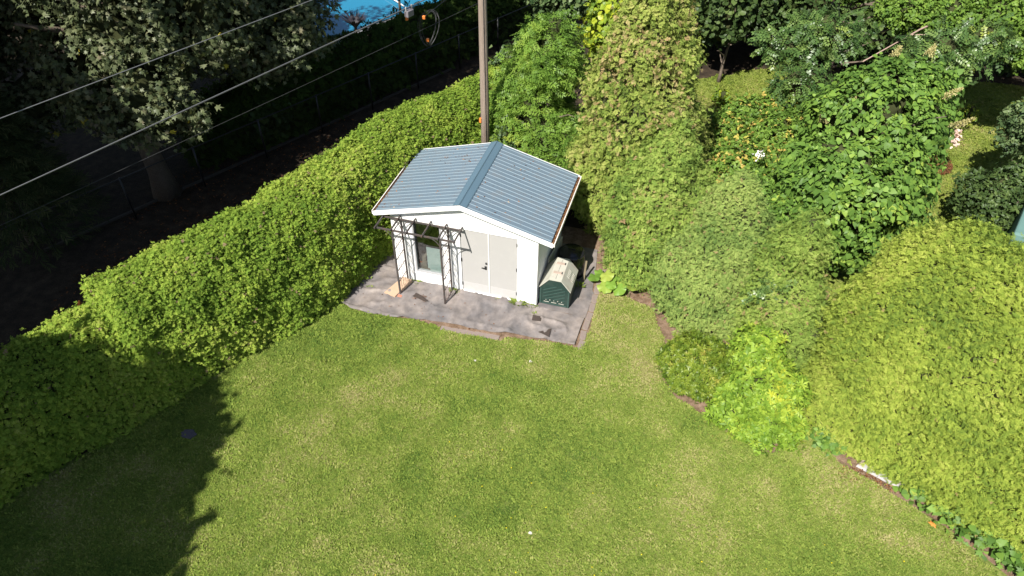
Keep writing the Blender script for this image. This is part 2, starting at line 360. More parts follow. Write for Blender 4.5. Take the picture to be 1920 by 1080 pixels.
# ------------------------------------------------------------------ box helpers for built things
class MB:
    def __init__(s): s.bm = bmesh.new()
    def box(s, x0, x1, y0, y1, z0, z1):
        v = [s.bm.verts.new(c) for c in ((x0, y0, z0), (x1, y0, z0), (x1, y1, z0), (x0, y1, z0), (x0, y0, z1), (x1, y0, z1), (x1, y1, z1), (x0, y1, z1))]
        for f in ((0, 3, 2, 1), (4, 5, 6, 7), (0, 1, 5, 4), (1, 2, 6, 5), (2, 3, 7, 6), (3, 0, 4, 7)): s.bm.faces.new([v[i] for i in f])
        return s
    def prism(s, pts, axis, a, b):
        """pts 2D polygon in the plane across axis"""
        def mk(p, t): return {'y': (p[0], t, p[1]), 'x': (t, p[0], p[1]), 'z': (p[0], p[1], t)}[axis]
        A = [s.bm.verts.new(mk(p, a)) for p in pts]; B = [s.bm.verts.new(mk(p, b)) for p in pts]; n = len(pts)
        s.bm.faces.new(A); s.bm.faces.new(B[::-1])
        for i in range(n): s.bm.faces.new([A[i], B[i], B[(i+1) % n], A[(i+1) % n]])
        return s
    def hexa(s, p):
        v = [s.bm.verts.new(c) for c in p]
        for f in ((0, 3, 2, 1), (4, 5, 6, 7), (0, 1, 5, 4), (1, 2, 6, 5), (2, 3, 7, 6), (3, 0, 4, 7)): s.bm.faces.new([v[i] for i in f])
        return s
    def bar(s, a, b, w, h=None, up=(0, 0, 1)):
        h = h or w; a = Vector(a); b = Vector(b); d = (b-a).normalized(); x = d.cross(Vector(up))
        if x.length < 1e-4: x = d.cross(Vector((0, 1, 0)))
        x.normalize(); y = x.cross(d); x *= w/2; y *= h/2
        return s.hexa([a-x-y, a+x-y, a+x+y, a-x+y, b-x-y, b+x-y, b+x+y, b-x+y])
    def build(s, name, mat, parent=None, bevel=0, smooth=False):
        bmesh.ops.recalc_face_normals(s.bm, faces=s.bm.faces)
        if bevel: bmesh.ops.bevel(s.bm, geom=list(s.bm.edges), offset=bevel, segments=2, affect='EDGES', profile=.5)
        me = bpy.data.meshes.new(name); s.bm.to_mesh(me); s.bm.free()
        if smooth: me.polygons.foreach_set('use_smooth', [True]*len(me.polygons))
        for m in (mat if isinstance(mat, (list, tuple)) else [mat]): me.materials.append(m)
        return link(name, me, parent)

def sheet(name, poly, step, z=0., zf=None, jit=.3):
    """flat triangulated polygon with inner points"""
    poly = np.array(poly, float); lo, hi = poly.min(0), poly.max(0)
    gx, gy = np.meshgrid(np.arange(lo[0], hi[0], step), np.arange(lo[1], hi[1], step)); Q = np.stack([gx.ravel(), gy.ravel()], 1)+rng.uniform(-jit, jit, (gx.size, 2))*step
    Q = Q[inside(Q, poly)]
    pts = [Vector(p) for p in poly]+[Vector(q) for q in Q]
    v, e, f, *_ = delaunay_2d_cdt(pts, [], [list(range(len(poly)))], 1, 1e-5)
    V = np.array([(p.x, p.y, z) for p in v]); 
    if zf is not None: V[:, 2] += zf(V)
    F = np.array([t if len(t) == 3 else t[:3] for t in f]); 
    a = V[F[:, 1]]-V[F[:, 0]]; b = V[F[:, 2]]-V[F[:, 0]]; fl = np.cross(a, b)[:, 2] < 0; F[fl] = F[fl][:, ::-1]
    return V, F
def inside(Q, poly):
    x, y = Q[:, 0], Q[:, 1]; c = np.zeros(len(Q), bool); n = len(poly)
    for i in range(n):
        x1, y1 = poly[i]; x2, y2 = poly[(i+1) % n]
        m = ((y1 > y) != (y2 > y)); 
        with np.errstate(divide='ignore', invalid='ignore'): c ^= m & (x < (x2-x1)*(y-y1)/(y2-y1+1e-12)+x1)
    return c
def wobble(poly, step=.25, amp=.05, seed=0):
    P = []; poly = [np.array(p, float) for p in poly]
    for i in range(len(poly)):
        a, b = poly[i], poly[(i+1) % len(poly)]; n = max(1, int(np.linalg.norm(b-a)/step))
        for k in range(n): P.append(a+(b-a)*k/n)
    P = np.array(P); Q = np.c_[P, np.zeros(len(P))]
    return P+np.stack([(vnoise(Q, 2.2, seed)-.5), (vnoise(Q, 2.2, seed+5)-.5)], 1)*2*amp

# ================================================================== THE GROUND
def soil_mat(name, c1, c2, c3, sc=3., bump=.6):
    m, t, b = new_mat(name); N = t.nodes; L = t.links; tc = N.new('ShaderNodeTexCoord')
    n1 = N.new('ShaderNodeTexNoise'); n1.inputs['Scale'].default_value = sc; n1.inputs['Detail'].default_value = 10; n1.inputs['Roughness'].default_value = .7
    n2 = N.new('ShaderNodeTexNoise'); n2.inputs['Scale'].default_value = sc*12; n2.inputs['Detail'].default_value = 4
    for n in (n1, n2): L.new(tc.outputs['Object'], n.inputs['Vector'])
    cr = N.new('ShaderNodeValToRGB'); e = cr.color_ramp.elements; e[0].position = .35; e[0].color = (*c1, 1); e[1].position = .65; e[1].color = (*c3, 1); k = e.new(.5); k.color = (*c2, 1)
    ad = N.new('ShaderNodeMath'); ad.operation = 'MULTIPLY_ADD'; ad.inputs[1].default_value = .5; L.new(n2.outputs['Fac'], ad.inputs[0])
    hf = N.new('ShaderNodeMath'); hf.operation = 'MULTIPLY_ADD'; hf.inputs[1].default_value = .9; hf.inputs[2].default_value = -.2; L.new(n1.outputs['Fac'], hf.inputs[0]); L.new(hf.outputs[0], ad.inputs[2])
    L.new(ad.outputs[0], cr.inputs[0]); L.new(cr.outputs[0], b.inputs['Base Color']); b.inputs['Roughness'].default_value = .95; b.inputs['Specular IOR Level'].default_value = .2
    bp = N.new('ShaderNodeBump'); bp.inputs['Strength'].default_value = bump; bp.inputs['Distance'].default_value = .03; L.new(n2.outputs['Fac'], bp.inputs['Height']); L.new(bp.outputs[0], b.inputs['Normal'])
    return m
M_SOIL = soil_mat('forest_soil', (.018, .013, .009), (.036, .026, .017), (.07, .05, .032))
M_BED = soil_mat('bed_soil', (.10, .065, .04), (.18, .12, .08), (.27, .19, .135), 5.)
M_TURF = soil_mat('turf', (.09, .12, .025), (.15, .18, .04), (.22, .23, .08), 1.5, .9)
M_TURF2 = soil_mat('far_turf', (.10, .13, .025), (.16, .20, .04), (.23, .26, .07), 1.5, .9)

def quad_obj(name, pts, mat, z):
    me = bpy.data.meshes.new(name); me.from_pydata([(p[0], p[1], z) for p in pts], [], [list(range(len(pts)))]); me.materials.append(mat)
    return link(name, me)
tag(quad_obj('ground', [(-120, -80), (120, -80), (120, 140), (-120, 140)], M_SOIL, 0.0), kind='structure')
LAWN = [(-9.85, -10.6), (-8.97, -8.7), (-7.83, -6.75), (-6.55, -4.15), (-5.82, -2.62), (-5.12, -1.33), (-4.2, -1.62), (-3.3, -1.55), (-2.4, -1.45), (-2.0, -1.56), (-.55, -1.55), (-.45, -1.34), (.5, -1.26), (1.5, -1.2), (1.58, .2), (1.45, 1.2),
        (2.2, .95), (3.05, .52), (3.35, -.2), (3.3, -1.0), (3.42, -1.55), (3.85, -2.05), (4.7, -2.45), (5.3, -2.85), (5.9, -3.05), (6.4, -2.8), (6.6, -2.1), (7.0, -2.3), (7.5, -2.95), (8.3, -3.25), (9.4, -3.85), (10.6, -4.75), (12, -5.9), (14, -7.6), (14, -14), (-9, -14)]
bed = sheet('bed', [(-5.15, -1.3), (-4.9, 1.5), (-3.5, 3.6), (2, 3.6), (4.5, 1), (7, .5), (11, -2), (15, -5), (15, -8.2), (12, -6.4), (10.5, -5.1), (9.2, -4.3), (7.2, -3.3), (6, -3.5), (4.6, -2.9), (3.4, -2.3), (2.8, -1.6), (2.7, 0), (1.6, .8), (1.7, -1.4), (-4.2, -1.7)], .5, .004)
tag(link('soil_bed', tri_mesh('soil_bed', *bed, M_BED)), kind='structure')
lw = sheet('lawn', wobble(LAWN, .25, .045, 3), .6, .008)
tag(link('lawn', tri_mesh('lawn', *lw, M_TURF)), kind='structure')
FAR = [(2.2, 6.2), (2.6, 14.5), (5.5, 16.5), (8, 15), (10.2, 15.5), (13, 17.6), (15.4, 17.8), (18, 14), (19, 4), (16, -3), (12, -2), (8, 1), (5, 3)]
fl = sheet('far_lawn', wobble(FAR, .4, .2, 8), .8, .012)
tag(link('far_lawn', tri_mesh('far_lawn', *fl, M_TURF2)), kind='structure')

# ---- grass blades
def grass_mat(name, a, b, c, dry, seed=0., dscale=.9):
    m = bpy.data.materials.new(name); m.use_nodes = True; t = m.node_tree; N = t.nodes; L = t.links; N.remove(N['Principled BSDF'])
    at = N.new('ShaderNodeAttribute'); at.attribute_name = 'tint'
    cr = N.new('ShaderNodeValToRGB'); e = cr.color_ramp.elements; e[0].position = 0; e[0].color = (*a, 1); e[1].position = 1; e[1].color = (*dry, 1)
    k = e.new(.35); k.color = (*b, 1); k = e.new(.62); k.color = (*c, 1)
    L.new(at.outputs['Fac'], cr.inputs[0])
    d = N.new('ShaderNodeBsdfDiffuse'); tr = N.new('ShaderNodeBsdfTranslucent'); mx = N.new('ShaderNodeMixShader'); mx.inputs[0].default_value = .35
    L.new(cr.outputs[0], d.inputs[0]); L.new(cr.outputs[0], tr.inputs[0]); L.new(d.outputs[0], mx.inputs[1]); L.new(tr.outputs[0], mx.inputs[2]); L.new(mx.outputs[0], N['Material Output'].inputs[0])
    return m
M_GRASS = grass_mat('grass_blade', (.085, .15, .03), (.175, .25, .046), (.25, .31, .062), (.39, .35, .16))
M_GRASS_FAR = grass_mat('grass_blade_far', (.11, .16, .03), (.18, .235, .04), (.25, .30, .06), (.36, .31, .13))
def grass(name, poly, dens, size, mat, seed, label, dryf=None):
    poly = np.array(poly); lo, hi = poly.min(0), poly.max(0); n = int((hi-lo).prod()*dens)
    Q = rng.uniform(lo, hi, (n, 2)); Q = Q[inside(Q, poly)]
    # skip what lies behind the camera's foot
    P = np.c_[Q, np.full(len(Q), .008)]; n = len(P)
    big = fbm(P, .45, seed, 3); mid = fbm(P, 2.2, seed+3, 2); clov = vnoise(P, 6., seed+7)
    t = .47+(big-.5)*.95+(mid-.5)*.55+(rng.random(n)-.5)*.6
    if dryf is not None: t = t+dryf(P)
    P[:, 2] += .004
    a = rng.uniform(0, 2*PI, n); el = rng.uniform(.15, 1.1, n)
    D = np.stack([np.cos(a)*np.cos(el), np.sin(a)*np.cos(el), np.sin(el)], 1); Nn = nrm(np.stack([np.cos(a)*-.5, np.sin(a)*-.5, np.ones(n)], 1)+rng.normal(size=(n, 3))*.3)
    S = size*rng.uniform(.5, 1.5, n)*(.6+.9*clov)*(.8+.4*mid)
    T = [combine([place(*slim(w), (0, 0, 0), aa, 1, q) for aa, q in zip(an, (0, -.3, .3))]) for w, an in ((.16, (0, 1.9, -2.2)), (.22, (.2, 2.4, -1.7)), (.12, (0, 1.4, -2.0)))]
    m = rng.random(n) > .25*(mid < .40)
    v, f, tt = scatter(P[m], D[m], Nn[m], S[m], T, np.clip(t[m], 0, 1)); v[:, 2] = np.maximum(v[:, 2], .009)
    o = link(name, tri_mesh(name, v, f, mat, tt)); tag(o, label, 'grass', kind='stuff'); return o
GR = [(-9.75, -10.6), (-8.85, -8.72), (-7.72, -6.78), (-6.45, -4.18), (-5.74, -2.64), (-5.06, -1.38), (-4.2, -1.58), (-3.3, -1.50), (-2.4, -1.40), (-2.0, -1.54), (-.55, -1.52), (-.45, -1.30), (.5, -1.22), (1.45, -1.16), (1.54, .2), (1.5, 1.3),
      (2.2, 1.0), (3.08, .56), (3.36, -.18), (3.33, -1.0), (3.45, -1.53), (3.88, -2.02), (4.7, -2.4), (5.2, -2.8), (5.9, -3.0), (6.35, -2.75), (6.6, -2.1), (7.0, -2.3), (7.5, -2.9), (8.2, -3.2), (9.3, -3.9), (10.3, -4.7), (11, -5.2), (9.9, -5.6), (2, -8.2), (-8, -11)]
def dry(P):
    s = lambda x, y, r, k: k*np.exp(-((P[:, 0]-x)**2+(P[:, 1]-y)**2)/r**2)
    return s(-2.6, -3.3, .35, .3)+s(-3.4, -4.1, .4, .25)+s(.2, -4.6, .5, .15)+s(-.2, -6.6, .35, .15)+s(4.8, -4.2, .5, .12)+s(-3.0, -4.3, 1.3, .14)+s(1.8, 1.1, .8, .35)+s(7.6, -3.3, .8, .3)+s(-1.4, -4.9, .5, .12)+s(1.4, -.3, .45, .25)+s(3, -1.2, .7, .12)-s(-4.2, -2.1, 1.0, .12)
grass('lawn_grass', wobble(GR, .15, .12, 3), 3300, .048, M_GRASS, 1, 'sunlit mown green lawn with dry patches in front of the shed', dry)
grass('far_grass', wobble(FAR, .4, .25, 8), 650, .075, M_GRASS_FAR, 5, 'bright lawn behind the big shrubs at upper right')
# clover and weed leaves, dandelions in the lawn
def clover():
    n = 60000; Q = rng.uniform((-9, -11), (11, -1.2), (n, 2)); Q = Q[inside(Q, np.array(GR))]; P = np.c_[Q, np.full(len(Q), .03)]
    m = (fbm(P, 1.1, 77, 3) > .48+.12*rng.random(len(P))); P = P[m]; n = len(P); a = rng.uniform(0, 2*PI, n)
    D = np.stack([np.cos(a), np.sin(a), rng.uniform(-.1, .4, n)], 1); Nn = nrm(np.array([0, 0, 1])+rng.normal(size=(n, 3))*.3)
    v, f, tt = scatter(P, D, Nn, rng.uniform(.03, .06, n), [t_leaf(.4)]+[t_whorl(rr, 3, .35, -.1, .3)], np.clip(.35+.3*rng.random(n), 0, 1))
    tag(link('clover', tri_mesh('clover', v, f, M_GRASS, tt)), 'clover and broad weed leaves mixed through the lawn', 'clover', kind='stuff')
clover()

# ================================================================== SHED
M_WHITE = plain('white_paint', (.80, .80, .79), .5, var=.03, scale=3, bump=.05, dirt=(.62, .60, .56), dirt_amt=.35)
M_DOOR = plain('door_paint', (0.370, 0.360, 0.348), .6, var=.025, scale=2, bump=.05, dirt=(.45, .435, .41), dirt_amt=.3, spec=.3)
M_KICK = plain('kick_plate', (0.418, 0.410, 0.403), .5, var=.06, scale=9, dirt=(.42, .39, .35), dirt_amt=.5, dscale=7, spec=.3)
M_ROOF = plain('roof_steel', (.118, .162, .202), .5, var=.08, scale=2.5, spec=.4, dirt=(.17, .16, .145), dirt_amt=.45, dscale=3.5)
M_RIB_GLINT = plain('roof_rib', (.19, .25, .29), .45, var=.05, scale=2.5, spec=.5)  # lighter than the sheet: sun glint along the ribs painted into the colour
M_CAP = plain('ridge_steel', (.088, .145, .19), .5, var=.06, scale=2.5, spec=.4)
M_GUT = plain('gutter_white', (.74, .70, .66), .4, var=.05, scale=6, dirt=(.4, .24, .15), dirt_amt=.4, dscale=9)
M_CONC = plain('concrete', (.42, .40, .37), .9, var=.15, scale=14, bump=.4)
M_BLACKM = plain('black_metal', (.02, .02, .022), .4, var=.1)
M_INT = plain('interior', (.10, .085, .07), .9, var=.3, scale=4)
M_BOARD = plain('pale_board', (.50, .57, .55), .6, var=.06, scale=3)
def glass_mat():
    m = bpy.data.materials.new('window_glass'); m.use_nodes = True; t = m.node_tree; N = t.nodes; L = t.links; N.remove(N['Principled BSDF'])
    tr = N.new('ShaderNodeBsdfTransparent'); tr.inputs[0].default_value = (.82, .86, .85, 1); g = N.new('ShaderNodeBsdfGlossy'); g.inputs['Roughness'].default_value = .03
    mx = N.new('ShaderNodeMixShader'); mx.inputs[0].default_value = .14
    L.new(tr.outputs[0], mx.inputs[1]); L.new(g.outputs[0], mx.inputs[2]); L.new(mx.outputs[0], N['Material Output'].inputs[0]); return m
M_GLASS = glass_mat()
W0, W1, DP = -3.88, 0.0, 2.78
ZE, ZR, XL, XR, YF, YB = 2.304, 2.923, -4.221, .340, -.15, 2.90
XM = (XL+XR)/2; SLP = (ZR-ZE)/(XR-XM)
roof_z = lambda x: ZR-SLP*abs(x-XM)
shed = empty('garden_shed'); tag(shed, 'white garden shed with blue ribbed metal gable roof and grey double doors', 'shed')
def shed_walls():
    T = .09; zt = lambda x: roof_z(x)-.10
    wx0, wx1, wz0, wz1 = -3.30, -2.56, .44, 2.06; dx0, dx1, dz = -2.03, -.53, 2.12
    b = MB()
    def col(x0, x1, z0):  # strip of the front wall up to the roof
        pts = [(x0, z0), (x1, z0), (x1, zt(x1))]+([(XM, zt(XM))] if x0 < XM < x1 else [])+[(x0, zt(x0))]
        b.prism(pts, 'y', 0, T)
    col(W0, wx0, .05); col(wx0, wx1, wz1); b.box(wx0, wx1, 0, T, .05, wz0); col(wx1, dx0, .05); col(dx0, dx1, dz); col(dx1, W1, .05)
    f = b.build('front_wall', M_WHITE, shed)
    # raised board strips of the vertical siding
    s = MB(); x = W0+.05
    while x < W1-.02:
        lo = .05
        if wx0-.03 < x < wx1+.03: lo = wz1+.06
        if dx0-.03 < x < dx1+.03: lo = dz+.07
        s.hexa([(x-.006, -.006, lo), (x+.006, -.006, lo), (x+.006, -.0005, lo), (x-.006, -.0005, lo), (x-.006, -.006, zt(x)-.005), (x+.006, -.006, zt(x)-.005), (x+.006, -.0005, zt(x)-.005), (x-.006, -.0005, zt(x)-.005)])
        x += .105
    s.build('siding_ridges', M_WHITE, f)
    b = MB(); b.box(W1-T, W1, T, DP, .05, zt(W1)-.02); r = b.build('side_wall', M_WHITE, shed)
    s = MB(); y = .1
    while y < DP: s.box(W1+.0005, W1+.006, y-.006, y+.006, .05, zt(W1)-.03); y += .105
    s.build('siding_ridges', M_WHITE, r)
    MB().box(W0, W0+T, T, DP, .05, zt(W0)-.02).build('side_wall', M_WHITE, shed)
    pts = [(W0+T, .05), (W1-T, .05), (W1-T, zt(W1-T)), (XM, zt(XM)), (W0+T, zt(W0+T))]; MB().prism(pts, 'y', DP-T, DP).build('back_wall', M_WHITE, shed)
    MB().box(W0+.01, W1-.01, .01, DP-.01, 0, .05).build('floor_slab', M_CONC, shed)
    MB().box(W0+T+.01, W1-T-.01, T+.02, DP-T-.02, .052, .07).build('floor', M_INT, shed)
    # corner trims
    c = MB(); c.box(W1-.10, W1+.012, -.012, -.001, .05, zt(W1)-.02); c.box(W1+.001, W1+.014, -.012, .10, .05, zt(W1)-.02); c.build('corner_trim', M_WHITE, shed)
    MB().box(W0-.012, W0+.08, -.012, -.001, .05, zt(W0)-.02).build('corner_trim', M_WHITE, shed)
    # window
    w = MB(); e = .045
    for q in ((wx0-.03, wx0+e-.03, wz0-.03, wz1+.03), (wx1-e+.03, wx1+.03, wz0-.03, wz1+.03)): w.box(q[0], q[1], -.022, .07, q[2], q[3])
    w.box(wx0+e-.03, wx1-e+.03, -.020, .07, wz0-.03, wz0+.015); w.box(wx0+e-.03, wx1-e+.03, -.020, .07, wz1-.015, wz1+.03)
    win = MB().box(wx0-.06, wx0-.031, -.014, -.001, wz0-.06, wz1+.06).box(wx1+.031, wx1+.06, -.014, -.001, wz0-.06, wz1+.06).box(wx0-.03, wx1+.03, -.014, -.001, wz1+.031, wz1+.06).build('window', M_WHITE, shed)
    w.build('window_frame', plain('window_frame', (.33, .33, .34), .5), win)
    MB().box(wx0+.016, wx1-.016, .03, .034, wz0+.016, wz1-.016).build('pane', M_GLASS, win)
    MB().box(wx0-.06, wx1+.06, -.05, -.023, wz0-.06, wz0-.032).build('sill', M_WHITE, win)
    # doors
    xm = -1.28; gap = .012
    for k, (a, c_) in enumerate(((dx0+.01, xm-gap), (xm+gap, dx1-.01))):
        d = MB().box(a, c_, .012, .055, .075, dz-.01).build('door', M_DOOR, shed, bevel=.003)
        MB().box(a+.012, c_-.012, .006, .0115, .09, .36).build('kick_plate', M_KICK, d)
        for z in (.3, 1.11, 1.91):
            hx = a-.004 if k == 0 else c_+.004
            MB().box(hx-.014, hx+.014, -.016, .011, z-.05, z+.05).build('hinge', M_BLACKM, d)
        if k == 0:
            h = MB(); h.box(-1.40, -1.345, -.010, .0115, .92, 1.03); h.box(-1.47, -1.36, -.05, -.025, .975, .998); h.box(-1.385, -1.36, -.05, -.010, .972, 1.0); h.build('handle', M_BLACKM, d, bevel=.003)
            tubes('deadbolt', [([(-1.355, .011, 1.13), (-1.355, -.016, 1.13)], .026)], M_BLACKM, d, 14)
    MB().box(xm-gap+.001, xm+gap-.001, -.006, .03, .08, dz-.012).build('astragal', M_WHITE, shed)
    t = MB(); t.box(dx0-.075, dx0-.002, -.016, -.001, .05, dz+.05); t.box(dx1+.002, dx1+.075, -.016, -.001, .05, dz+.05); t.box(dx0-.002, dx1+.002, -.016, -.001, dz-.005, dz+.05); t.box(dx0, dx1, -.03, .06, .051, .072); t.build('door_frame', M_WHITE, shed)
shed_walls()
def shed_roof():
    th = .03
    for sgn in (-1, 1):
        xe = XM+sgn*(XR-XM); r = MB()
        r.prism([(XM, ZR), (xe, ZE), (xe, ZE-th), (XM, ZR-th)] if sgn > 0 else [(XM, ZR), (XM, ZR-th), (xe, ZE-th), (xe, ZE)], 'y', YF, YB)
        o = r.build('roof', M_ROOF, shed)
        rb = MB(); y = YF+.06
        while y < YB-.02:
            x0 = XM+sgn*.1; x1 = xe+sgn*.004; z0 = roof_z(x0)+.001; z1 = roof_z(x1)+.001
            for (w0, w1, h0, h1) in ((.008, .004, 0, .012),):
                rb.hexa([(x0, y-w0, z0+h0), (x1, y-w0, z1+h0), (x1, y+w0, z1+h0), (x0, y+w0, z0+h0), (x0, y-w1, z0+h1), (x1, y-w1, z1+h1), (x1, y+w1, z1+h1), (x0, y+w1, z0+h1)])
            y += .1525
        rb.build('roof_ribs', M_RIB_GLINT, o)
        # eave fascia board and gutter
        MB().box(min(xe-sgn*.012, xe-sgn*.035), max(xe-sgn*.012, xe-sgn*.035), YF+.03, YB-.02, ZE-.16, ZE-th-.003).build('eave_fascia', M_WHITE, shed)
        g = MB(); gx0, gx1 = xe-sgn*.010, xe+sgn*.095; zt_ = ZE-.035
        g.box(min(gx0, gx1), max(gx0, gx1), YF, YB, zt_-.085, zt_-.078)
        a = sorted((gx1-sgn*.006, gx1)); g.box(a[0], a[1], YF, YB, zt_-.078, zt_+.012)
        a = sorted((gx1-sgn*.018, gx1+sgn*.003)); g.box(a[0], a[1], YF, YB, zt_+.013, zt_+.020)
        a = sorted((gx0, gx1-sgn*.007)); g.box(a[0], a[1], YF-.004, YF+.004, zt_-.077, zt_+.005); g.box(a[0], a[1], YB-.004, YB+.004, zt_-.077, zt_+.005)
        gu = g.build('gutter', M_GUT, shed)
        n = 2600; P = np.stack([rng.uniform(min(gx0, gx1)+.008, max(gx0, gx1)-.012, n), rng.uniform(YF+.02, YB-.02, n), zt_-.03+.025*rng.random(n)], 1)
        if sgn < 0: m = fbm(P, 1.2, 4, 2) > .40; P = P[m]; n = len(P)
        D = rng.normal(size=(n, 3))*[1, 1, .4]; N_ = nrm(np.array([0, 0, 1])+rng.normal(size=(n, 3))*.5)
        v, f, tt = scatter(P, D, N_, rng.uniform(.015, .04, n), [t_leaf(.3)], rng.random(n)**1.5)
        bb = MB().box(min(gx0, gx1)+.005, max(gx0, gx1)-.01, YF+.008, YB-.008, zt_-.07, zt_-.02).build('leaf_debris', plain('rot', (.07, .035, .02), .95, var=.4, scale=30), gu)
        l = link('leaf_litter', tri_mesh('leaf_litter', v, f, M_LITTER, tt), gu)
    # ridge cap
    w = .17; c = MB(); y0, y1 = YF-.012, YB+.012
    c.prism([(XM-w, roof_z(XM-w)+.022), (XM, ZR+.036), (XM+w, roof_z(XM+w)+.022), (XM+w, roof_z(XM+w)+.016), (XM, ZR+.028), (XM-w, roof_z(XM-w)+.016)], 'y', y0, y1)
    c.prism([(XM-.018, ZR+.032), (XM, ZR+.052), (XM+.018, ZR+.032)], 'y', y0, y1)
    c.prism([(XM-w-.008, roof_z(XM-w)+.012), (XM-w+.012, roof_z(XM-w)+.030), (XM-w+.02, roof_z(XM-w)+.020)], 'y', y0, y1)
    c.prism([(XM+w+.008, roof_z(XM+w)+.012), (XM+w-.012, roof_z(XM+w)+.030), (XM+w-.02, roof_z(XM+w)+.020)], 'y', y0, y1)
    c.build('ridge_cap', M_CAP, shed)
    for (ya, yb) in ((YF-.022, YF-.001), (YB+.001, YB+.022)):
        f = MB()
        f.prism([(XL-.05, ZE-.14), (XL-.05, ZE-.01), (XM, ZR+.004), (XR+.05, ZE-.01), (XR+.05, ZE-.14), (XM, ZR-.125)], 'y', ya, yb); f.build('rake_fascia', M_WHITE, shed)
    s = MB(); s.prism([(XL+.04, ZE-.045), (XM, ZR-.055), (XR-.04, ZE-.045), (XR-.04, ZE-.055), (XM, ZR-.066), (XL+.04, ZE-.055)], 'y', YF+.001, YB-.001); s.build('soffit', M_WHITE, shed)
    # dry leaves and needles lying on the steel
    n = 900; P = np.stack([rng.uniform(XL+.05, XR-.05, n), rng.uniform(YF+.05, YB-.05, n), np.zeros(n)], 1); m = (fbm(P, 1.3, 9, 3) > (.52+.03*(P[:, 0] > XM))) | (rng.random(n) < .12); P = P[m]; n = len(P)
    P[:, 2] = [roof_z(x)+.006 for x in P[:, 0]]; D = rng.normal(size=(n, 3))*[1, .4, .05]; N_ = np.tile([0, 0, 1.], (n, 1))+rng.normal(size=(n, 3))*.2
    v, f, tt = scatter(P, D, nrm(N_), rng.uniform(.015, .06, n), [slim(.12), t_leaf(.3)], rng.random(n))
    tag(link('roof_litter', tri_mesh('roof_litter', v, f, M_LITTER, tt)), 'dry brown leaf bits scattered on the blue shed roof', 'leaf litter', kind='stuff')
shed_roof()
o = MB().hexa([(-3.06, .16, .09), (-2.45, .16, .09), (-2.45, .17, .09), (-3.06, .17, .09), (-3.04, .115, 1.2), (-2.43, .115, 1.2), (-2.43, .125, 1.2), (-3.04, .125, 1.2)]).build('pale_board', M_BOARD)
tag(o, 'pale grey green board leaning inside behind the shed window', 'board')
o = MB().box(-3.26, -3.08, .14, .50, .45, .62).box(-3.24, -3.12, .2, .45, .62, .78).box(-3.3, -3.0, .13, .6, .075, .45).build('storage_box', plain('brown_box', (.22, .17, .13), .9, var=.4, scale=9)); tag(o, 'brown box stored inside behind the shed window beside the pale board', 'box')

# ================================================================== GROUND CLOTH, PAVERS
def cloth_mat():
    m, t, b = new_mat('landscape_fabric'); N = t.nodes; L = t.links; tc = N.new('ShaderNodeTexCoord')
    n1 = N.new('ShaderNodeTexNoise'); n1.inputs['Scale'].default_value = 1.1; n1.inputs['Detail'].default_value = 8; n1.inputs['Roughness'].default_value = .65
    n2 = N.new('ShaderNodeTexNoise'); n2.inputs['Scale'].default_value = 90; n3 = N.new('ShaderNodeTexNoise'); n3.inputs['Scale'].default_value = 5; n3.inputs['Detail'].default_value = 6
    for n in (n1, n2, n3): L.new(tc.outputs['Object'], n.inputs['Vector'])
    cr = N.new('ShaderNodeValToRGB'); e = cr.color_ramp.elements; e[0].position = .36; e[0].color = (.118, .11, .112, 1); e[1].position = .66; e[1].color = (.24, .205, .185, 1); k = e.new(.5); k.color = (.175, .155, .148, 1)
    L.new(n1.outputs['Fac'], cr.inputs[0])
    m2 = N.new('ShaderNodeMix'); m2.data_type = 'RGBA'; m2.blend_type = 'OVERLAY'; m2.inputs['Factor'].default_value = .5; L.new(cr.outputs[0], m2.inputs['A']); L.new(n3.outputs['Fac'], m2.inputs['B'])
    L.new(m2.outputs['Result'], b.inputs['Base Color']); b.inputs['Roughness'].default_value = .6; b.inputs['Specular IOR Level'].default_value = .35
    bp = N.new('ShaderNodeBump'); bp.inputs['Strength'].default_value = .7; bp.inputs['Distance'].default_value = .025; L.new(n3.outputs['Fac'], bp.inputs['Height']); L.new(bp.outputs[0], b.inputs['Normal'])
    return m
M_CLOTH = cloth_mat()
def wr(V):
    P = np.c_[V[:, :2], np.zeros(len(V))]; z = .05*(1-np.abs(2*vnoise(P*[2.0, .45, 1], 1.6, 31)-1))**7+.05*(1-np.abs(2*vnoise(P*[.5, 2.0, 1], 1.5, 41)-1))**8+.02*fbm(P, 3.3, 3, 3)
    # raised loops over a buried ring near the right end
    d = np.hypot(P[:, 0]-.62, (P[:, 1]+.85)*1.0); z += .035*np.exp(-((d-.38)/.035)**2)*(P[:, 0] > .45); 
    for (x0, x1) in ((-1.98, -.1), (-1.55, .1), (-1.0, .12), (-.42, .1)):
        z += .035*np.exp(-((P[:, 0]-x0-x1*(P[:, 1]+.7))/.045)**2)
    for (x, y, w) in ((-4.3, -.7, .25), (-4.0, -1.1, .3), (-2.7, -1.1, .3)):
        z += .03*np.exp(-((P[:, 1]-y-(P[:, 0]-x)*.35)/.05)**2)*np.exp(-((P[:, 0]-x)/w)**2)
    return np.maximum(z, 0)
C1 = wobble([(-5.02, -1.33), (-4.6, -1.5), (-4.1, -1.54), (-3.3, -1.46), (-2.6, -1.36), (-2.13, -1.27), (-1.3, -1.30), (-.5, -1.22), (.52, -1.16), (1.28, -1.13), (1.30, -.1), (.1, -.06), (.05, 0), (-3.9, .02), (-3.95, 1.6), (-4.6, 1.6), (-4.75, .3), (-4.8, -.5)], .12, .02, 6)
V, F = sheet('ground_cloth', C1, .05, .016, wr)
tag(link('ground_cloth', tri_mesh('ground_cloth', V, F, M_CLOTH, smooth=True)), 'wrinkled grey weed fabric spread in front of the shed doors and trellis', 'ground cloth')
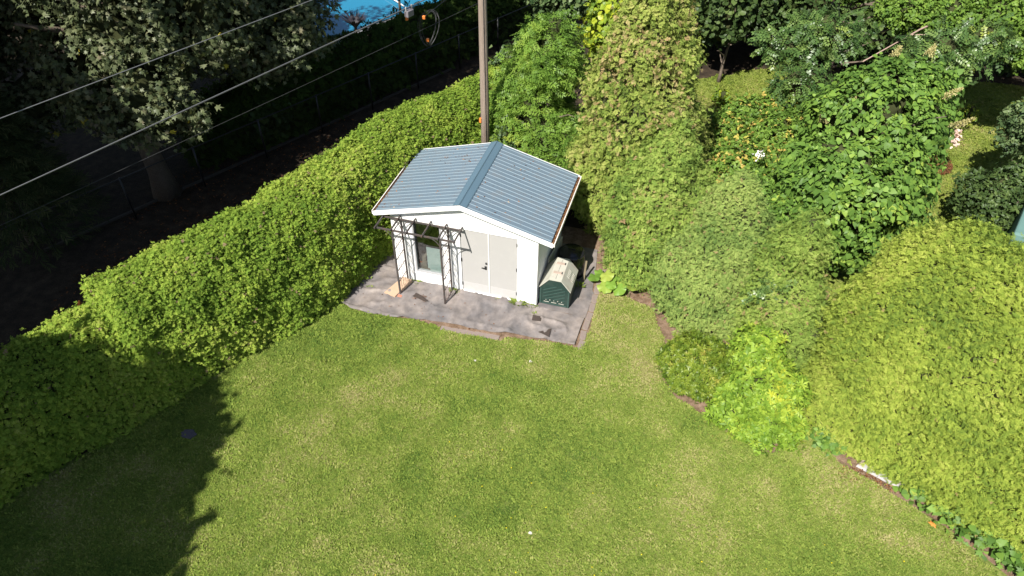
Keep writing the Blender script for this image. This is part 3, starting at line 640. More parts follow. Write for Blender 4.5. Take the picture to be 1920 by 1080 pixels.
C2 = wobble([(.02, -.04), (1.34, -.10), (1.36, .9), (1.30, 1.0), (1.2, 2.0), (1.1, 2.75), (.02, 2.75)], .12, .012, 7)
V, F = sheet('ground_cloth', C2, .06, .016, lambda V: .02*(1-np.abs(2*vnoise(V*[.6, 2.2, 1], 1.5, 51)-1))**6+.006*fbm(V, 3, 8, 2))
tag(link('ground_cloth', tri_mesh('ground_cloth', V, F, M_CLOTH, smooth=True)), 'strip of grey weed fabric under the compost bin beside the shed wall', 'ground cloth')
M_PAVER = plain('paver', (0.212, 0.166, 0.145), .9, var=.3, scale=8, bump=.4, dirt=(0.145, 0.145, 0.093), dirt_amt=.8, dscale=6)
def pavers():
    base = MB().box(-.16, .16, -.075, .075, 0, .024).build('paver', M_PAVER, bevel=.006); k = 0
    spots = [(-1.95+.30*i, -1.47+.012*i, .06, 'front') for i in range(5)]+[(1.42, -1.05+.35*i, PI/2, 'side') for i in range(9)]
    for i, (x, y, a, w) in enumerate(spots):
        o = base if i == 0 else base.copy()
        if i: C.objects.link(o)
        o.location = (x+random.uniform(-.015, .015), y+random.uniform(-.015, .015), random.uniform(.0, .006)); o.rotation_euler = (0, 0, a+random.uniform(-.12, .12))
        od = ['first', 'second', 'third', 'fourth', 'fifth', 'sixth', 'seventh', 'eighth', 'ninth']
        tag(o, (od[i]+' reddish brick paver from the left along the front edge of the grey cloth') if w == 'front' else (od[i-5]+' reddish brick paver from the lawn end, in the edging right of the cloth'), 'paver', 'brick pavers in front of the cloth' if w == 'front' else 'brick pavers right of the cloth'); continue
        tag(o, 'reddish brick paver half hidden in the grass along the front edge of the grey cloth' if w == 'front' else 'reddish brick paver in the edging to the right of the grey cloth', 'paver', 'brick pavers in front of the cloth' if w == 'front' else 'brick pavers right of the cloth')
pavers()
def stain(name, x, y, rx, ry, n, label, th=.5, z=.03, sc=(.01, .035)):
    a = rng.uniform(0, 2*PI, n); r = np.sqrt(rng.random(n)); P = np.stack([x+rx*r*np.cos(a), y+ry*r*np.sin(a), np.full(n, z)], 1); P[:, 2] += .012*rng.random(n)
    m = fbm(P, 6, 5, 2) > th; P = P[m]; n = len(P); D = rng.normal(size=(n, 3))*[1, 1, .2]
    v, f, tt = scatter(P, D, nrm(np.array([0, 0, 1])+rng.normal(size=(n, 3))*.35), rng.uniform(*sc, n), [t_leaf(.3), slim(.15)], rng.random(n)**1.8*.8)
    tag(link(name, tri_mesh(name, v, f, M_LITTER, tt)), label, 'leaf litter', kind='stuff')
M_WET = plain('wet_soil', (.045, .032, .026), .7, var=.3, scale=20)
def patch(pts, label, name='soil_patch'):
    V, F = sheet(name, wobble(pts, .05, .018, 12), .05, .062, lambda V: .02*fbm(V, 8, 5, 2)+.01)
    tag(link(name, tri_mesh(name, V, F, M_WET)), label, 'soil')
patch([(-3.42, -.62), (-3.2, -.66), (-2.85, -.75), (-2.75, -.72), (-2.95, -.60), (-3.2, -.48), (-3.4, -.50)], 'dark damp soil patch on the cloth between the trellis legs')
patch([(.02, -.42), (.05, -.62), (.28, -.60), (.26, -.42)], 'small square dark hole showing soil in the cloth near the shed corner')
patch([(.30, -.98), (.62, -1.08), (.60, -.78)], 'dark triangular hole showing soil in the cloth near its right corner')
stain('leaf_litter', -3.1, -.62, .38, .13, 700, 'brown leaf crumbs on the cloth between the trellis legs', .4, .045)
stain('leaf_litter', -1.9, -.8, 2.9, .6, 90, 'a few stray dry leaves spread over the grey cloth', .35, .035, (.03, .06))

# ================================================================== TRELLIS
M_TREL = plain('trellis_paint', (.055, .048, .046), .55, var=.2, scale=14, dirt=(.13, .065, .045), dirt_amt=.6, dscale=8)
M_RUST = plain('rusty_wire', (.13, .09, .08), .6, var=.25, scale=14)
def trellis():
    t = empty('garden_arch', (0, 0, 0)); tag(t, 'dark metal garden arch with lattice sides standing against the shed window', 'trellis')
    H = 2.15; XS = (-3.57, -2.31); YFr, YBk = -.63, -.09
    for x in XS:
        for y in (YFr, YBk):
            MB().bar((x, y, 0), (x, y, H-.02), .042).build('leg', M_TREL, t, bevel=.003)
        g = MB()
        for k in range(1, 4): g.bar((x, YFr+(YBk-YFr)*k/4, .06), (x, YFr+(YBk-YFr)*k/4, 1.78), .008)
        for z in [.06, .45, .82, 1.19, 1.56]: g.bar((x, YFr, z), (x, YBk, z), .014)
        for k, z in enumerate(np.arange(.1, 1.75, .09)): g.bar((x+.004, YFr+.02+(k % 4)*.13, z), (x+.004, YFr+.02+(k % 4)*.13+.1, z+.05), .006)
        g.build('lattice_panel', M_RUST, t)
        MB().bar((x, YFr+.02, H-.045), (x, YBk-.02, H-.045), .02, .02).build('cross_bar', M_TREL, t)
    for y in (YFr+.04, YBk-.02): MB().bar((-4.04, y, H-.01), (-1.93, y, H-.01), .034, .045).build('rail', M_TREL, t, bevel=.003)
    for i in range(6):
        x = -4.02+.415*i; MB().bar((x, YFr-.05, H+.03), (x, -.02, H+.03), .03, .045).build('rafter', M_TREL, t, bevel=.003)
    for x in XS:
        for y in (YFr+.04, YBk-.02):
            for s in (-1, 1):
                pts = []
                for k in range(9):
                    a = k/8*PI/2; pts.append((x+s*.34*(1-math.cos(a)), y, H-.42+.40*math.sin(a)))
                tubes('brace', [(pts, .011)], M_TREL, t, 6)
trellis()
o = MB().hexa([(-4.0, -.72, .03), (-3.66, -.78, .03), (-3.44, -.12, .03), (-3.72, -.06, .03), (-4.0, -.72, .075), (-3.66, -.78, .075), (-3.44, -.12, .16), (-3.72, -.06, .16)]).build('plywood_board', plain('plywood', (.40, .28, .19), .8, var=.2, scale=6, bump=.2), bevel=.003)
tag(o, 'tan weathered board lying under the left foot of the arch', 'board')
o = MB().box(-3.62, -3.50, -.74, -.64, .03, .055).build('brick_piece', plain('brick_red', (.42, .17, .11), .9, var=.2, scale=12), bevel=.006); tag(o, 'small reddish brick piece at the front left foot of the arch', 'brick')
def weed(x, y, r, h, label, n=60, mat=M_GRASS, group='weeds along the shed wall'):
    a = rng.uniform(0, 2*PI, n); q = r*np.sqrt(rng.random(n)); P = np.stack([x+q*np.cos(a)*1.3, y+q*np.sin(a)*.7, np.full(n, .03)], 1)
    el = rng.uniform(.3, 1.4, n); D = np.stack([np.cos(a)*np.cos(el), np.sin(a)*np.cos(el), np.sin(el)], 1); N_ = nrm(np.stack([-np.cos(a), -np.sin(a), np.ones(n)], 1))
    v, f, tt = scatter(P, D, N_, h*.8*rng.uniform(.5, 1.2, n), [slim(.09), slim(.14), t_leaf(.2)], rng.uniform(.2, .7, n)); tag(link('weed', tri_mesh('weed', v, f, mat, tt)), label, 'weed', group)
weed(-3.32, -.06, .09, .12, 'small weed at the wall right of the left trellis panel')
weed(-2.24, -.12, .10, .11, 'weed at the foot of the right trellis panel')
weed(-.47, -.07, .13, .20, 'largest tuft of weeds at the right end of the shed doors', 90)
weed(-.14, -.06, .12, .09, 'low weeds at the right front corner of the shed')
weed(-1.02, -.08, .05, .07, 'tiny weed under the middle of the shed doors', 25)
weed(.06, -.33, .06, .08, 'tiny weed on the cloth near the dark square hole', 25)
weed(-4.45, -.62, .08, .08, 'tiny green tuft on the cloth left of the arch', 40)
weed(-2.98, -.05, .16, .05, 'low dry weeds under the window', 60)
weed(.9, 1.05, .1, .16, 'weed behind the compost bin at the cloth edge', 60)

# ================================================================== COMPOST BINS
M_GREENP = plain('green_plastic', (0.013, 0.035, 0.028), .42, var=.1, scale=6, dirt=(0.054, 0.075, 0.064), dirt_amt=.4)
M_GREYP = plain('grey_plastic', (0.425, 0.416, 0.357), .5, var=.06, scale=5, dirt=(.33, .24, .20), dirt_amt=.6, dscale=6)
M_DARK_PL = plain('black_plastic', (.012, .012, .014), .25, var=.1)
M_HOLE = plain('dark_slot', (.02, .02, .02), .9)
def compost():
    t = empty('compost_bin', (.445, .55, .02)); tag(t, 'dark green compost bin with beige angular roof lid beside the shed', 'compost bin')
    X0, X1, Y0, Y1 = -.395, .405, -.43, .43; ze, zt_ = .60, .88
    def prof(x0, x1, za, zb, zl, xin): return [(x0, zl), (x1, zl), (x1, za), (x1-xin, zb), (x0+xin, zb), (x0, za)]
    b = MB().prism(prof(X0, X1, ze, zt_, 0.02, .24), 'y', Y0, Y1).build('body', M_GREENP, t, bevel=.006)
    d = MB()   # slanted vent ridges clipped inside the gable face
    for k in range(-2, 6):
        xa = X0+.09; c0 = .17+.11*k; p = []
        for s in np.linspace(0, 1, 30):
            x = X0+.10+.58*s; z = c0+.52*(x-X0-.10)
            top = min(.56, .60+(min(x-X0, X1-x))*1.0)
            if .20 < z < min(.68, .52+min(x-X0, X1-x)*.75): p.append((x, z))
        if len(p) > 3: d.bar((p[0][0], Y0-.009, p[0][1]), (p[-1][0], Y0-.009, p[-1][1]), .028, .016, (0, 1, 0))
    d.box(X0+.01, X0+.05, Y0-.014, Y0-.001, .03, .55); d.box(X1-.05, X1-.01, Y0-.014, Y0-.001, .03, .55); d.box(X0+.07, X1-.07, Y0-.014, Y0-.001, .03, .07); d.build('vent_ridges', plain('green_ridge_shading', (.03, .062, .052), .45), b)  # ridges lighter than the body, relief shading put into the colour
    s = MB(); 
    for k in range(5): s.box(X0+.17+.105*k, X0+.19+.105*k, Y0-.012, Y0-.001, .17, .195)
    for k in range(3): s.box(X0+.12+.2*k, X0+.26+.2*k, Y0-.0125, Y0-.001, .105, .115)
    s.build('vent_holes', M_GREYP, b)
    w = .018; L = MB(); o_ = .02
    P = [(X0-o_, ze-.03), (X0+.24, zt_+.01), (X1-.24, zt_+.01), (X1+o_, ze-.03)]; Q = [(x*1.0, z+w*1.6) for x, z in P]
    for i in range(3):
        a, c_, e, f = P[i], P[i+1], Q[i+1], Q[i]; L.prism([a, c_, e, f], 'y', Y0-.03, Y1+.03)
    lid = L.build('lid', M_GREYP, t)
    z = zt_+.01+w*1.6
    MB().box(.002, .008, Y0+.02, Y1-.05, z+.001, z+.004).build('lid_seam', M_HOLE, lid)
    mw = plain('worn', (.36, .28, .23), .7, var=.3, scale=12)
    for y in (-.16, .22): MB().box(-.11, .12, y-.045, y+.045, z+.001, z+.012).build('handle_recess', mw, lid, bevel=.004)
    for y in (-.16, .22): MB().box(.10, .125, y-.04, y+.04, z+.0125, z+.016).build('slot', M_HOLE, lid)
    nx = (zt_-ze+.04)/.26  # side slope
    for k in range(5):
        y = -.12+.065*k
        for r_ in (0, 1): 
            h2 = MB()
            f = (.28+.40*r_, .52+.36*r_); pa = [(X1-.24+.26*q, z-(.31-.0)*q) for q in f]
            h2.hexa([(pa[0][0]+.002, y, pa[0][1]+.002), (pa[0][0]+.002, y+.018, pa[0][1]+.002), (pa[0][0]+.012, y+.018, pa[0][1]+.012), (pa[0][0]+.012, y, pa[0][1]+.012),
                     (pa[1][0]+.002, y-.01, pa[1][1]+.002), (pa[1][0]+.002, y+.008, pa[1][1]+.002), (pa[1][0]+.012, y+.008, pa[1][1]+.012), (pa[1][0]+.012, y-.01, pa[1][1]+.012)])
            h2.build('lid_vent', M_GREYP, lid)
compost()
def round_bin():
    t = empty('round_bin', (.55, 1.62, .02)); tag(t, 'black round plastic composter behind the green compost bin', 'compost bin')
    def lathe(name, prof, mat, par, n=36):
        V = []; F = []
        for r, z in prof:
            for k in range(n): a = 2*PI*k/n; V.append((r*math.cos(a), r*math.sin(a), z))
        for i in range(len(prof)-1):
            for k in range(n): p, q = i*n+k, i*n+(k+1) % n; F += [(p, q, q+n), (p, q+n, p+n)]
        return link(name, tri_mesh(name, np.array(V), np.array(F), mat, smooth=True), par)
    lathe('body', [(.40, 0), (.39, .3), (.34, .62), (.33, .64)], M_DARK_PL, t)
    l = lathe('lid', [(.33, .635), (.355, .64), (.36, .68), (.33, .705), (.28, .70), (.26, .72), (.20, .755), (.02, .775), (.0, .775)], M_DARK_PL, t)
    MB().box(-.1, .1, -.02, .02, .775, .80).build('handle', M_DARK_PL, l, bevel=.006)
round_bin()
o = MB().hexa([(.06, 1.0, .03), (.09, 1.0, .03), (.20, 2.0, .03), (.16, 2.0, .03), (.03, 1.0, .80), (.06, 1.0, .80), (.2, 2.0, .86), (.17, 2.0, .86)]).build('leaning_sheet', M_GREYP); tag(o, 'narrow pale panel standing between the shed wall and the black composter', 'sheet')
o = MB().bar((.99, 1.3, .03), (1.0, 1.45, .62), .05, .02).build('wooden_stake', plain('stake', (.16, .13, .08), .9)); tag(o, 'weathered stake right of the black composter', 'stake')

# ================================================================== UTILITY POLE, WIRES
M_POLE = plain('pole_wood', (0.259, 0.205, 0.166), .85, var=.25, scale=9, bump=.8, bscale=30, dirt=(.16, .11, .085), dirt_amt=.7, dscale=5)
def grain(m):
    t = m.node_tree; mp = t.nodes.new('ShaderNodeMapping'); mp.inputs['Scale'].default_value = (5, 5, .25)
    tc = [n for n in t.nodes if n.type == 'TEX_COORD'][0]
    for n in t.nodes:
        if n.type == 'TEX_NOISE':
            for l in list(t.links):
                if l.to_node == n and l.to_socket.name == 'Vector': t.links.remove(l)
            t.links.new(mp.outputs[0], n.inputs['Vector'])
    t.links.new(tc.outputs['Object'], mp.inputs['Vector'])
grain(M_POLE)
PX, PY = -2.82, 4.55
pole = empty('utility_pole', (PX, PY, 0)); tag(pole, 'tall weathered wooden utility pole rising behind the shed', 'utility pole')
tubes('shaft', [([(0, 0, -.05), (0, 0, 3), (0, 0, 6), (0, 0, 9.3)], [.135, .125, .115, .11])], M_POLE, pole, 20)
MB().box(-.14, -.08, -.13, -.07, 2.55, 2.68).build('orange_tag', plain('orange', (.75, .22, .04), .5), pole)
tubes('ground_wire', [([(.07, -.125, 0), (.065, -.115, 3.5), (.055, -.10, 9.3)], .008)], M_BLACKM, pole, 6)
M_WIRE = plain('cable', (.30, .30, .31), .3, metal=.6, var=.05)
M_WIRE2 = plain('thin_cable', (.05, .05, .05), .5)
def cat(a, b, sag, n=40): return [(a[0]+(b[0]-a[0])*i/n, a[1]+(b[1]-a[1])*i/n, a[2]+(b[2]-a[2])*i/n-sag*4*(i/n)*(1-i/n)) for i in range(n+1)]
def ext(a, b, k0, k1): a, b = Vector(a), Vector(b); return tuple(a-(b-a)*k0), tuple(b+(b-a)*k1)
def wire(name, a, b, k0, k1, sag, r, mat, label):
    A, B = ext(a, b, k0, k1); tag(tubes(name, [(cat(A, B, sag), r)], mat, None, 6), label, 'wire'); return A, B
wire('cable', (-9.89, -4.0, 6), (-7.10, 3.36, 6), .5, 1.2, .0, .010, M_WIRE, 'upper left pale overhead cable crossing the maple')
wire('cable', (-9.44, -5.07, 5), (-5.44, 6.65, 5), .3, .5, .0, .010, M_WIRE, 'longer overhead cable carrying the splice box, nearer the shed')
wire('support_strand', (-9.48, -5.02, 4.97), (-5.48, 6.70, 4.97), .3, .5, .02, .006, M_WIRE2, 'thin support strand lashed just under the longer overhead cable')
wire('thin_cable', (-10.22, -4.88, 4), (-6.1, 5.9, 4.0), .3, .7, .06, .005, M_WIRE2, 'thin dark cable, lowest of the overhead lines')
sp = empty('splice_box', (-5.62, 6.1, 5.0)); tag(sp, 'grey cable splice box clamped to the longer overhead cable', 'cable box')
MB().box(-.07, .07, -.14, .14, -.27, -.08).build('housing', plain('grey_housing', (.17, .155, .17), .5), sp, bevel=.02).rotation_euler = (0, 0, -.3)
for q in (-.13, .13): MB().box(-.02, .02, q-.02, q+.02, -.09, .04).build('clamp', plain('clamp_grey', (.35, .33, .32), .4), sp, bevel=.005).rotation_euler = (0, 0, -.3)
M_OR = plain('orange_tie', (.85, .25, .05), .5)
def coil():
    t = empty('cable_coil', (-5.72, 7.6, 4.15)); tag(t, 'loose black cable coil with orange tags hanging near the pole', 'cable coil')
    L = []
    for k, (rx, rz, ph) in enumerate(((.28, .52, 0), (.36, .50, .3), (.22, .46, -.2), (.31, .54, .15))):
        L.append(([(rx*math.cos(a)+.02*k, .1*math.sin(a*2+ph)+rz*.5*math.sin(a), rz*math.sin(a)*.9-.35) for a in np.linspace(0, 2*PI, 40)], .006))
    tubes('loop', L, M_WIRE2, t, 5)
    for (x, z) in ((-.05, .02), (.02, -.70)): MB().box(x-.045, x+.045, -.12, -.04, z-.07, z+.03).build('tag', M_OR, t, bevel=.008)
coil()
wire('drop_cable', (-5.72, 7.6, 4.2), (-5.79, 9.5, 4.0), 0, 2.5, 0, .008, M_WIRE2, 'thin cable running up from the coil with orange tags')
o = MB().box(-.04, .04, -.04, .04, -.08, .04).build('orange_marker', M_OR, bevel=.01); o.location = (-6.44, 7.7, 4.0); tag(o, 'small orange marker on the thin cable right of the splice box', 'cable tag')

# ================================================================== LEFT CEDAR HEDGES
n_back = np.array([-.885, .466])
def hpath(base, off, sc):
    return [(b[0]+n_back[0]*off, b[1]+n_back[1]*off, s[0], s[1]) for b, s in zip(base, sc)]
def cedar_tint(dead):
    def f(P, t, n):
        t = np.clip(t, 0, .93); d = rng.random(n) < dead*np.clip(fbm(P, 1.6, 91, 2)*3-.9, 0, 2); t[d] = 1; return t
    return f
G1 = g_hedge(hpath([(-7.36, -5.86), (-7.0, -5.15), (-6.5, -4.18), (-5.78, -2.8), (-5.05, -1.4), (-4.75, -.2), (-4.5, 1.2), (-4.1, 2.7), (-3.4, 4.2), (-2.75, 5.4), (-2.0, 7.0)], 1.05,
                   [(.95, .94), (1, .98), (1, 1), (1, 1), (1, 1), (1, 1.0), (1, 1), (1, 1), (.95, 1), (.9, 1.0), (.9, 1)]), 1.14, 3.08, 2.5, cap=.42)
h = empty('cedar_hedge', (-6.5, -3, 0)); h.location = (0, 0, 0); tag(h, 'tall sunlit cedar hedge running from the left up behind the shed', 'hedge')
foliage('foliage', [G1], M_CEDAR_L, T_CEDAR, 2500, .074, h, depth=.12, thin=.55, out=.35, up=.6, rnd=1.3, flat=.7, upn=.95, rn=.5, disp=(.17, .75, .11, 2.8), inset=.2, seed=11, tintf=cedar_tint(.02), tint_n=(.52, .30, .30))
G2 = g_hedge(hpath([(-10.9, -13), (-10.0, -11.0), (-8.87, -8.67), (-7.9, -6.9), (-6.95, -5.1)], 1.0, [(1, 1), (1, 1), (1, 1), (1, 1), (1, 1)]), 1.08, 2.52, 2.5, cap=.6)
h = empty('cedar_hedge'); tag(h, 'lower cedar hedge in deep shade along the left edge of the lawn', 'hedge')
foliage('foliage', [G2], M_CEDAR_L, T_CEDAR, 1500, .088, h, depth=.12, thin=.55, out=.35, up=.6, rnd=1.3, flat=.7, upn=.95, rn=.5, disp=(.18, .75, .11, 2.8), inset=.2, seed=12, tintf=cedar_tint(.01), tint_n=(.5, .30, .30))
# ================================================================== RIGHT CEDARS
def cedar(label, grids, mat, dens, size, seed, dead=.03, tint=(.5, .3, .3), disp=(.22, .7, .09, 2.6), name='cedar_tree', catg='tree', temps=None, trunk_at=None, thin=.6, depth=.18, group=None, tf=None, out=.4, up=.45):
    h = empty(name); tag(h, label, catg, group)
    foliage('foliage' if name != 'cedar_tree' else 'crown', grids, mat, temps or T_CEDAR, dens, size, h, depth=depth, thin=thin, out=out, up=up, rnd=1.3, flat=.8, upn=.6, rn=.5, disp=disp, inset=.24, seed=seed, tintf=tf or cedar_tint(dead), tint_n=tint)
    if trunk_at: tubes('trunk', [([(trunk_at[0], trunk_at[1], -.02), (trunk_at[0], trunk_at[1], trunk_at[2])], [trunk_at[3], .04])], M_BARK, h)
    return h
def big_tf(P, t, n):
    t = np.clip(t, 0, .8); k = np.clip((P[:, 2]-2.0)/2.5, 0, 1); b = fbm(P, 2.2, 63, 2); d = (b > .53-.07*k) & (rng.random(n) < .28*k+.02); t[d] = rng.uniform(.85, 1, d.sum()); return t
cedar('tallest cedar with browning tips behind the right side of the shed', [g_cone(1.75, 4.7, [(0, 1.3), (.8, 1.75), (2.2, 1.72), (3.5, 1.5), (4.8, 1.2), (6.2, .9), (7.6, .5), (8.6, .05)], 1, 1)], M_CEDAR_BIG, 1150, .145, 21, temps=T_CEDAR_FINE+T_CEDAR[:3],
      tint=(.46, .25, .3), disp=(.55, .6, .34, 1.7), trunk_at=(1.75, 4.7, 7.6, .16), thin=.8, depth=.35, tf=big_tf, up=.15)
cedar('broad cedar in the row beside the squash leaves, right of the shed', [g_cone(2.75, 2.75, [(0, 1.3), (.5, 1.5), (1.6, 1.42), (2.8, 1.1), (3.7, .7), (4.5, .08)], 1.05, 1.05)], M_CEDAR_R, 1400, .125, 22, temps=T_CEDAR_FINE+T_CEDAR[:2], trunk_at=(2.75, 2.75, 4, .1), disp=(.42, .75, .16, 2.1))
cedar('rounded cedar between the tallest cedar and the round bush', [g_cone(4.42, 1.5, [(0, 1.3), (.5, 1.5), (1.4, 1.42), (2.4, 1.08), (3.2, .68), (3.95, .05)], 1.05, 1.0)], M_CEDAR_PALE, 1600, .115, 23, temps=T_CEDAR_FINE, trunk_at=(4.42, 1.5, 3.4, .09), tint=(.52, .3, .28), disp=(.36, .8, .14, 2.2))
cedar('small shaggy cedar squeezed between the rounded cedar and the big right hedge', [g_cone(5.92, .5, [(0, 1.1), (.6, 1.15), (1.6, .98), (2.5, .72), (3.3, .4), (3.8, .03)], 1.0, 1.0)], M_CEDAR_R, 1200, .13, 24, temps=T_CEDAR_FINE, trunk_at=(5.92, .5, 3.4, .08), tint=(.5, .3, .28), disp=(.45, .9, .18, 2.3), dead=.03)
d_r = np.array([.875, -.485]); nb = np.array([.485, .875])
GB = g_hedge([(6.15+d_r[0]*s+nb[0]*1.7, -1.95+d_r[1]*s+nb[1]*1.7, w, hh) for s, w, hh in ((-.35, .8, .75), (.6, .95, .92), (1.6, 1.05, 1), (3.2, 1.05, 1.02), (4.6, 1.02, .95), (6, 1, .88), (7.5, 1, .85), (9.5, 1, .85))][::1], 1.6, 4.95, 2.4, cap=1.5)
cedar('huge bright yellow green cedar hedge filling the right side', [GB], M_CEDAR_Y, 1700, .12, 25, dead=.006, tint=(.52, .3, .32), disp=(.42, .55, .11, 2.4), name='cedar_hedge', catg='hedge', temps=T_CEDAR_FINE, thin=.45, depth=.13, out=.45, up=.35)

# ================================================================== SHRUBS
def bush(name, label, catg, grids, mat, temps, dens, size, seed, stem=None, part='foliage', **k):
    h = empty(name); tag(h, label, catg); kw = dict(depth=.25, thin=.4, out=.6, up=.25, rnd=.7, flat=.6, disp=(.2, .9, .08, 2.5), inset=.3, tint_n=(.5, .25, .35)); kw.update(k)
    foliage(part, grids, mat, temps, dens, size, h, seed=seed, **kw)
    if stem: trunk(h, *stem, seed=seed)
    return h
bush('rhododendron', 'round glossy dark green rhododendron at the lawn edge', 'shrub', [g_ellipsoid((4.22, -1.28, .42), (.88, .82, .60), zmin=-.7)], M_RHODO, T_WHORL, 620, .088, 31, depth=.12, thin=.5, out=.8, flat=.8, disp=(.09, 1.7, .05, 4), inset=.22, tint_n=(.45, .15, .4), stem=(4.22, -1.28, .5, .04, 5, .5))
bush('azalea', 'lime green broad leaved shrub between the round bush and the right hedge', 'shrub', [g_ellipsoid((5.75, -1.75, .5), (.85, .9, .62), zmin=-.8), g_ellipsoid((5.45, -.95, .85), (.62, .6, .75), zmin=-.8), g_ellipsoid((5.3, -2.15, .32), (.65, .55, .42), zmin=-.7), g_ellipsoid((5.85, -2.5, .3), (.75, .5, .45), zmin=-.7)], M_AZALEA, T_WHORL+T_SMALL, 430, .12, 32, depth=.22, thin=.6, out=.6, flat=.8, disp=(.18, 1.5, .09, 3), inset=.28, tint_n=(.5, .22, .4), stem=(5.6, -1.5, .8, .04, 6, .6))
bush('ash_sapling', 'bushy bright green sapling with feathery leaves right of the pole', 'shrub', [g_ellipsoid((-1.45, 5.2, 1.9), (1.25, 1.2, 1.5)), g_ellipsoid((-2.05, 6.0, 2.3), (.9, 1.0, 1.5)), g_ellipsoid((-1.6, 6.4, 3.3), (1.1, 1.1, 1.5)), g_ellipsoid((-.5, 4.8, 1.4), (.95, .9, 1.1)), g_ellipsoid((-1.1, 5.6, 4.2), (.8, .8, 1.0))], M_ASH, T_PIN, 230, .22, 33, depth=.4, up=.1, upn=.8, rn=.55, thin=.9, disp=(.5, .9, .22, 2), inset=.65, tint_n=(.5, .25, .3), stem=(-1.1, 5.2, 4, .07, 8, 1.2))
bush('vine', 'dull blue green shrub at the foot of the pole', 'shrub', [g_ellipsoid((-2.25, 4.75, 1.2), (.42, .42, 1.4)), g_ellipsoid((-2.9, 3.7, .9), (.5, .4, 1.25))], M_GREYLEAF, T_SMALL, 240, .13, 34, disp=(.1, 1.5, .05, 3), inset=.22, stem=(-2.3, 4.7, 2, .03, 4, .5))
bush('lilac_tree', 'large broad leaved lilac tree with cream flower plumes', 'tree', [g_ellipsoid((7.5, 4.9, 3.3), (1.75, 1.7, 1.9)), g_ellipsoid((7.0, 3.3, 2.4), (1.75, 1.5, 1.7)), g_ellipsoid((8.2, 5.5, 4.2), (1.25, 1.2, 1.1)), g_ellipsoid((6.5, 3.2, 3.1), (1.1, 1.0, 1.1)), g_ellipsoid((8.2, 3.9, 2.6), (1.15, 1.1, 1.4))],
     M_LILAC, T_HEART, 760, .105, 35, part='crown', sizev=.4, depth=.45, thin=1., out=.8, up=-.35, rnd=.7, flat=.8, disp=(.45, .8, .2, 2.0), inset=.55, tint_n=(.5, .2, .35), stem=(7.4, 4.3, 4.5, .1, 8, 1.3))
h = bush('honeysuckle', 'shrub dotted with yellow orange flowers left of the lilac', 'shrub', [g_ellipsoid((5.6, 7.0, 1.4), (1.3, 1.4, 1.4)), g_ellipsoid((4.6, 5.7, 1.1), (1.1, 1.2, 1.3)), g_ellipsoid((5.6, 5.4, 1.3), (1.2, 1.0, 1.2)), g_ellipsoid((4.0, 6.4, .7), (.7, .8, .9)), g_ellipsoid((4.7, 8.0, 1.2), (1.1, 1.1, 1.4)), g_ellipsoid((5.7, 9.0, 1.3), (1.1, .9, 1.3))], M_HONEY, T_SMALL, 300, .13, 36, depth=.3, disp=(.25, 1., .1, 2.4), inset=.4, tint_n=(.42, .2, .3),
     stem=(5, 6, 2, .05, 7, 1.), tintf=lambda P, t, n: np.where(rng.random(n) < .13, rng.uniform(.88, .96, n), np.clip(t, 0, .85)))
bush('viburnum', 'small leafy shrub with white flowers behind the rounded cedar', 'shrub', [g_ellipsoid((5.0, 3.9, 1.2), (1.0, .8, 1.4)), g_ellipsoid((5.75, 2.6, 1.3), (.7, .7, 1.5))], M_LILAC, T_LEAF+T_SMALL, 260, .15, 37, depth=.3, disp=(.15, 1., .08, 2.4), inset=.35, stem=(5.2, 3.6, 2, .05, 5, .7))
bush('young_maple', 'dark leafy sapling poking out between the cedars', 'shrub', [g_ellipsoid((5.55, .0, 2.0), (.38, .3, .4))], M_LOCUST, T_LOCUST, 160, .25, 38, depth=.2, inset=.25, disp=(.08, 1.5, .05, 3), stem=(5.55, .0, 2.0, .02, 3, .3))
# flower plumes of the lilac
def plume(x, y, z, dx, dy, ln, label):
    n = 420; t = rng.random(n)**1.2; r = .13*(1-t*.75)*rng.random(n)**.5; a = rng.uniform(0, 2*PI, n); P = np.stack([x+dx*t*ln+r*np.cos(a), y+dy*t*ln+r*np.sin(a), z+.45*t*ln+r*np.sin(a*2)*.6], 1)
    v, f, tt = scatter(P, rng.normal(size=(n, 3)), nrm(rng.normal(size=(n, 3))), rng.uniform(.03, .06, n), [slim(.25)], rng.random(n)); tag(link('flower_plume', tri_mesh('flower_plume', v, f, M_PLUME, tt)), label, 'flower', 'cream plumes on the lilac tree')
for (x, y, z, dx, dy, l, s) in ((8.75, 5.1, 4.75, .8, .3, .5, 'cream flower plume, upper of the two at the right side of the lilac tree'), (9.15, 4.7, 4.25, .9, .3, .45, 'cream flower plume, lower of the two at the right side of the lilac tree'), (7.6, 6.1, 5.2, .3, .6, .42, 'cream and white flower plume at the top of the lilac tree'),
                                (8.35, 6.1, 5.35, .3, .5, .4, 'yellowish flower plume right of the topmost one on the lilac tree'), (6.2, 4.3, 4.1, -.3, .4, .35, 'pale flower plume at the left top of the lilac tree'), (6.75, 4.7, 4.5, .1, .4, .35, 'pale flower plume beside the left one on the lilac tree')): plume(x, y, z, dx, dy, l, s)
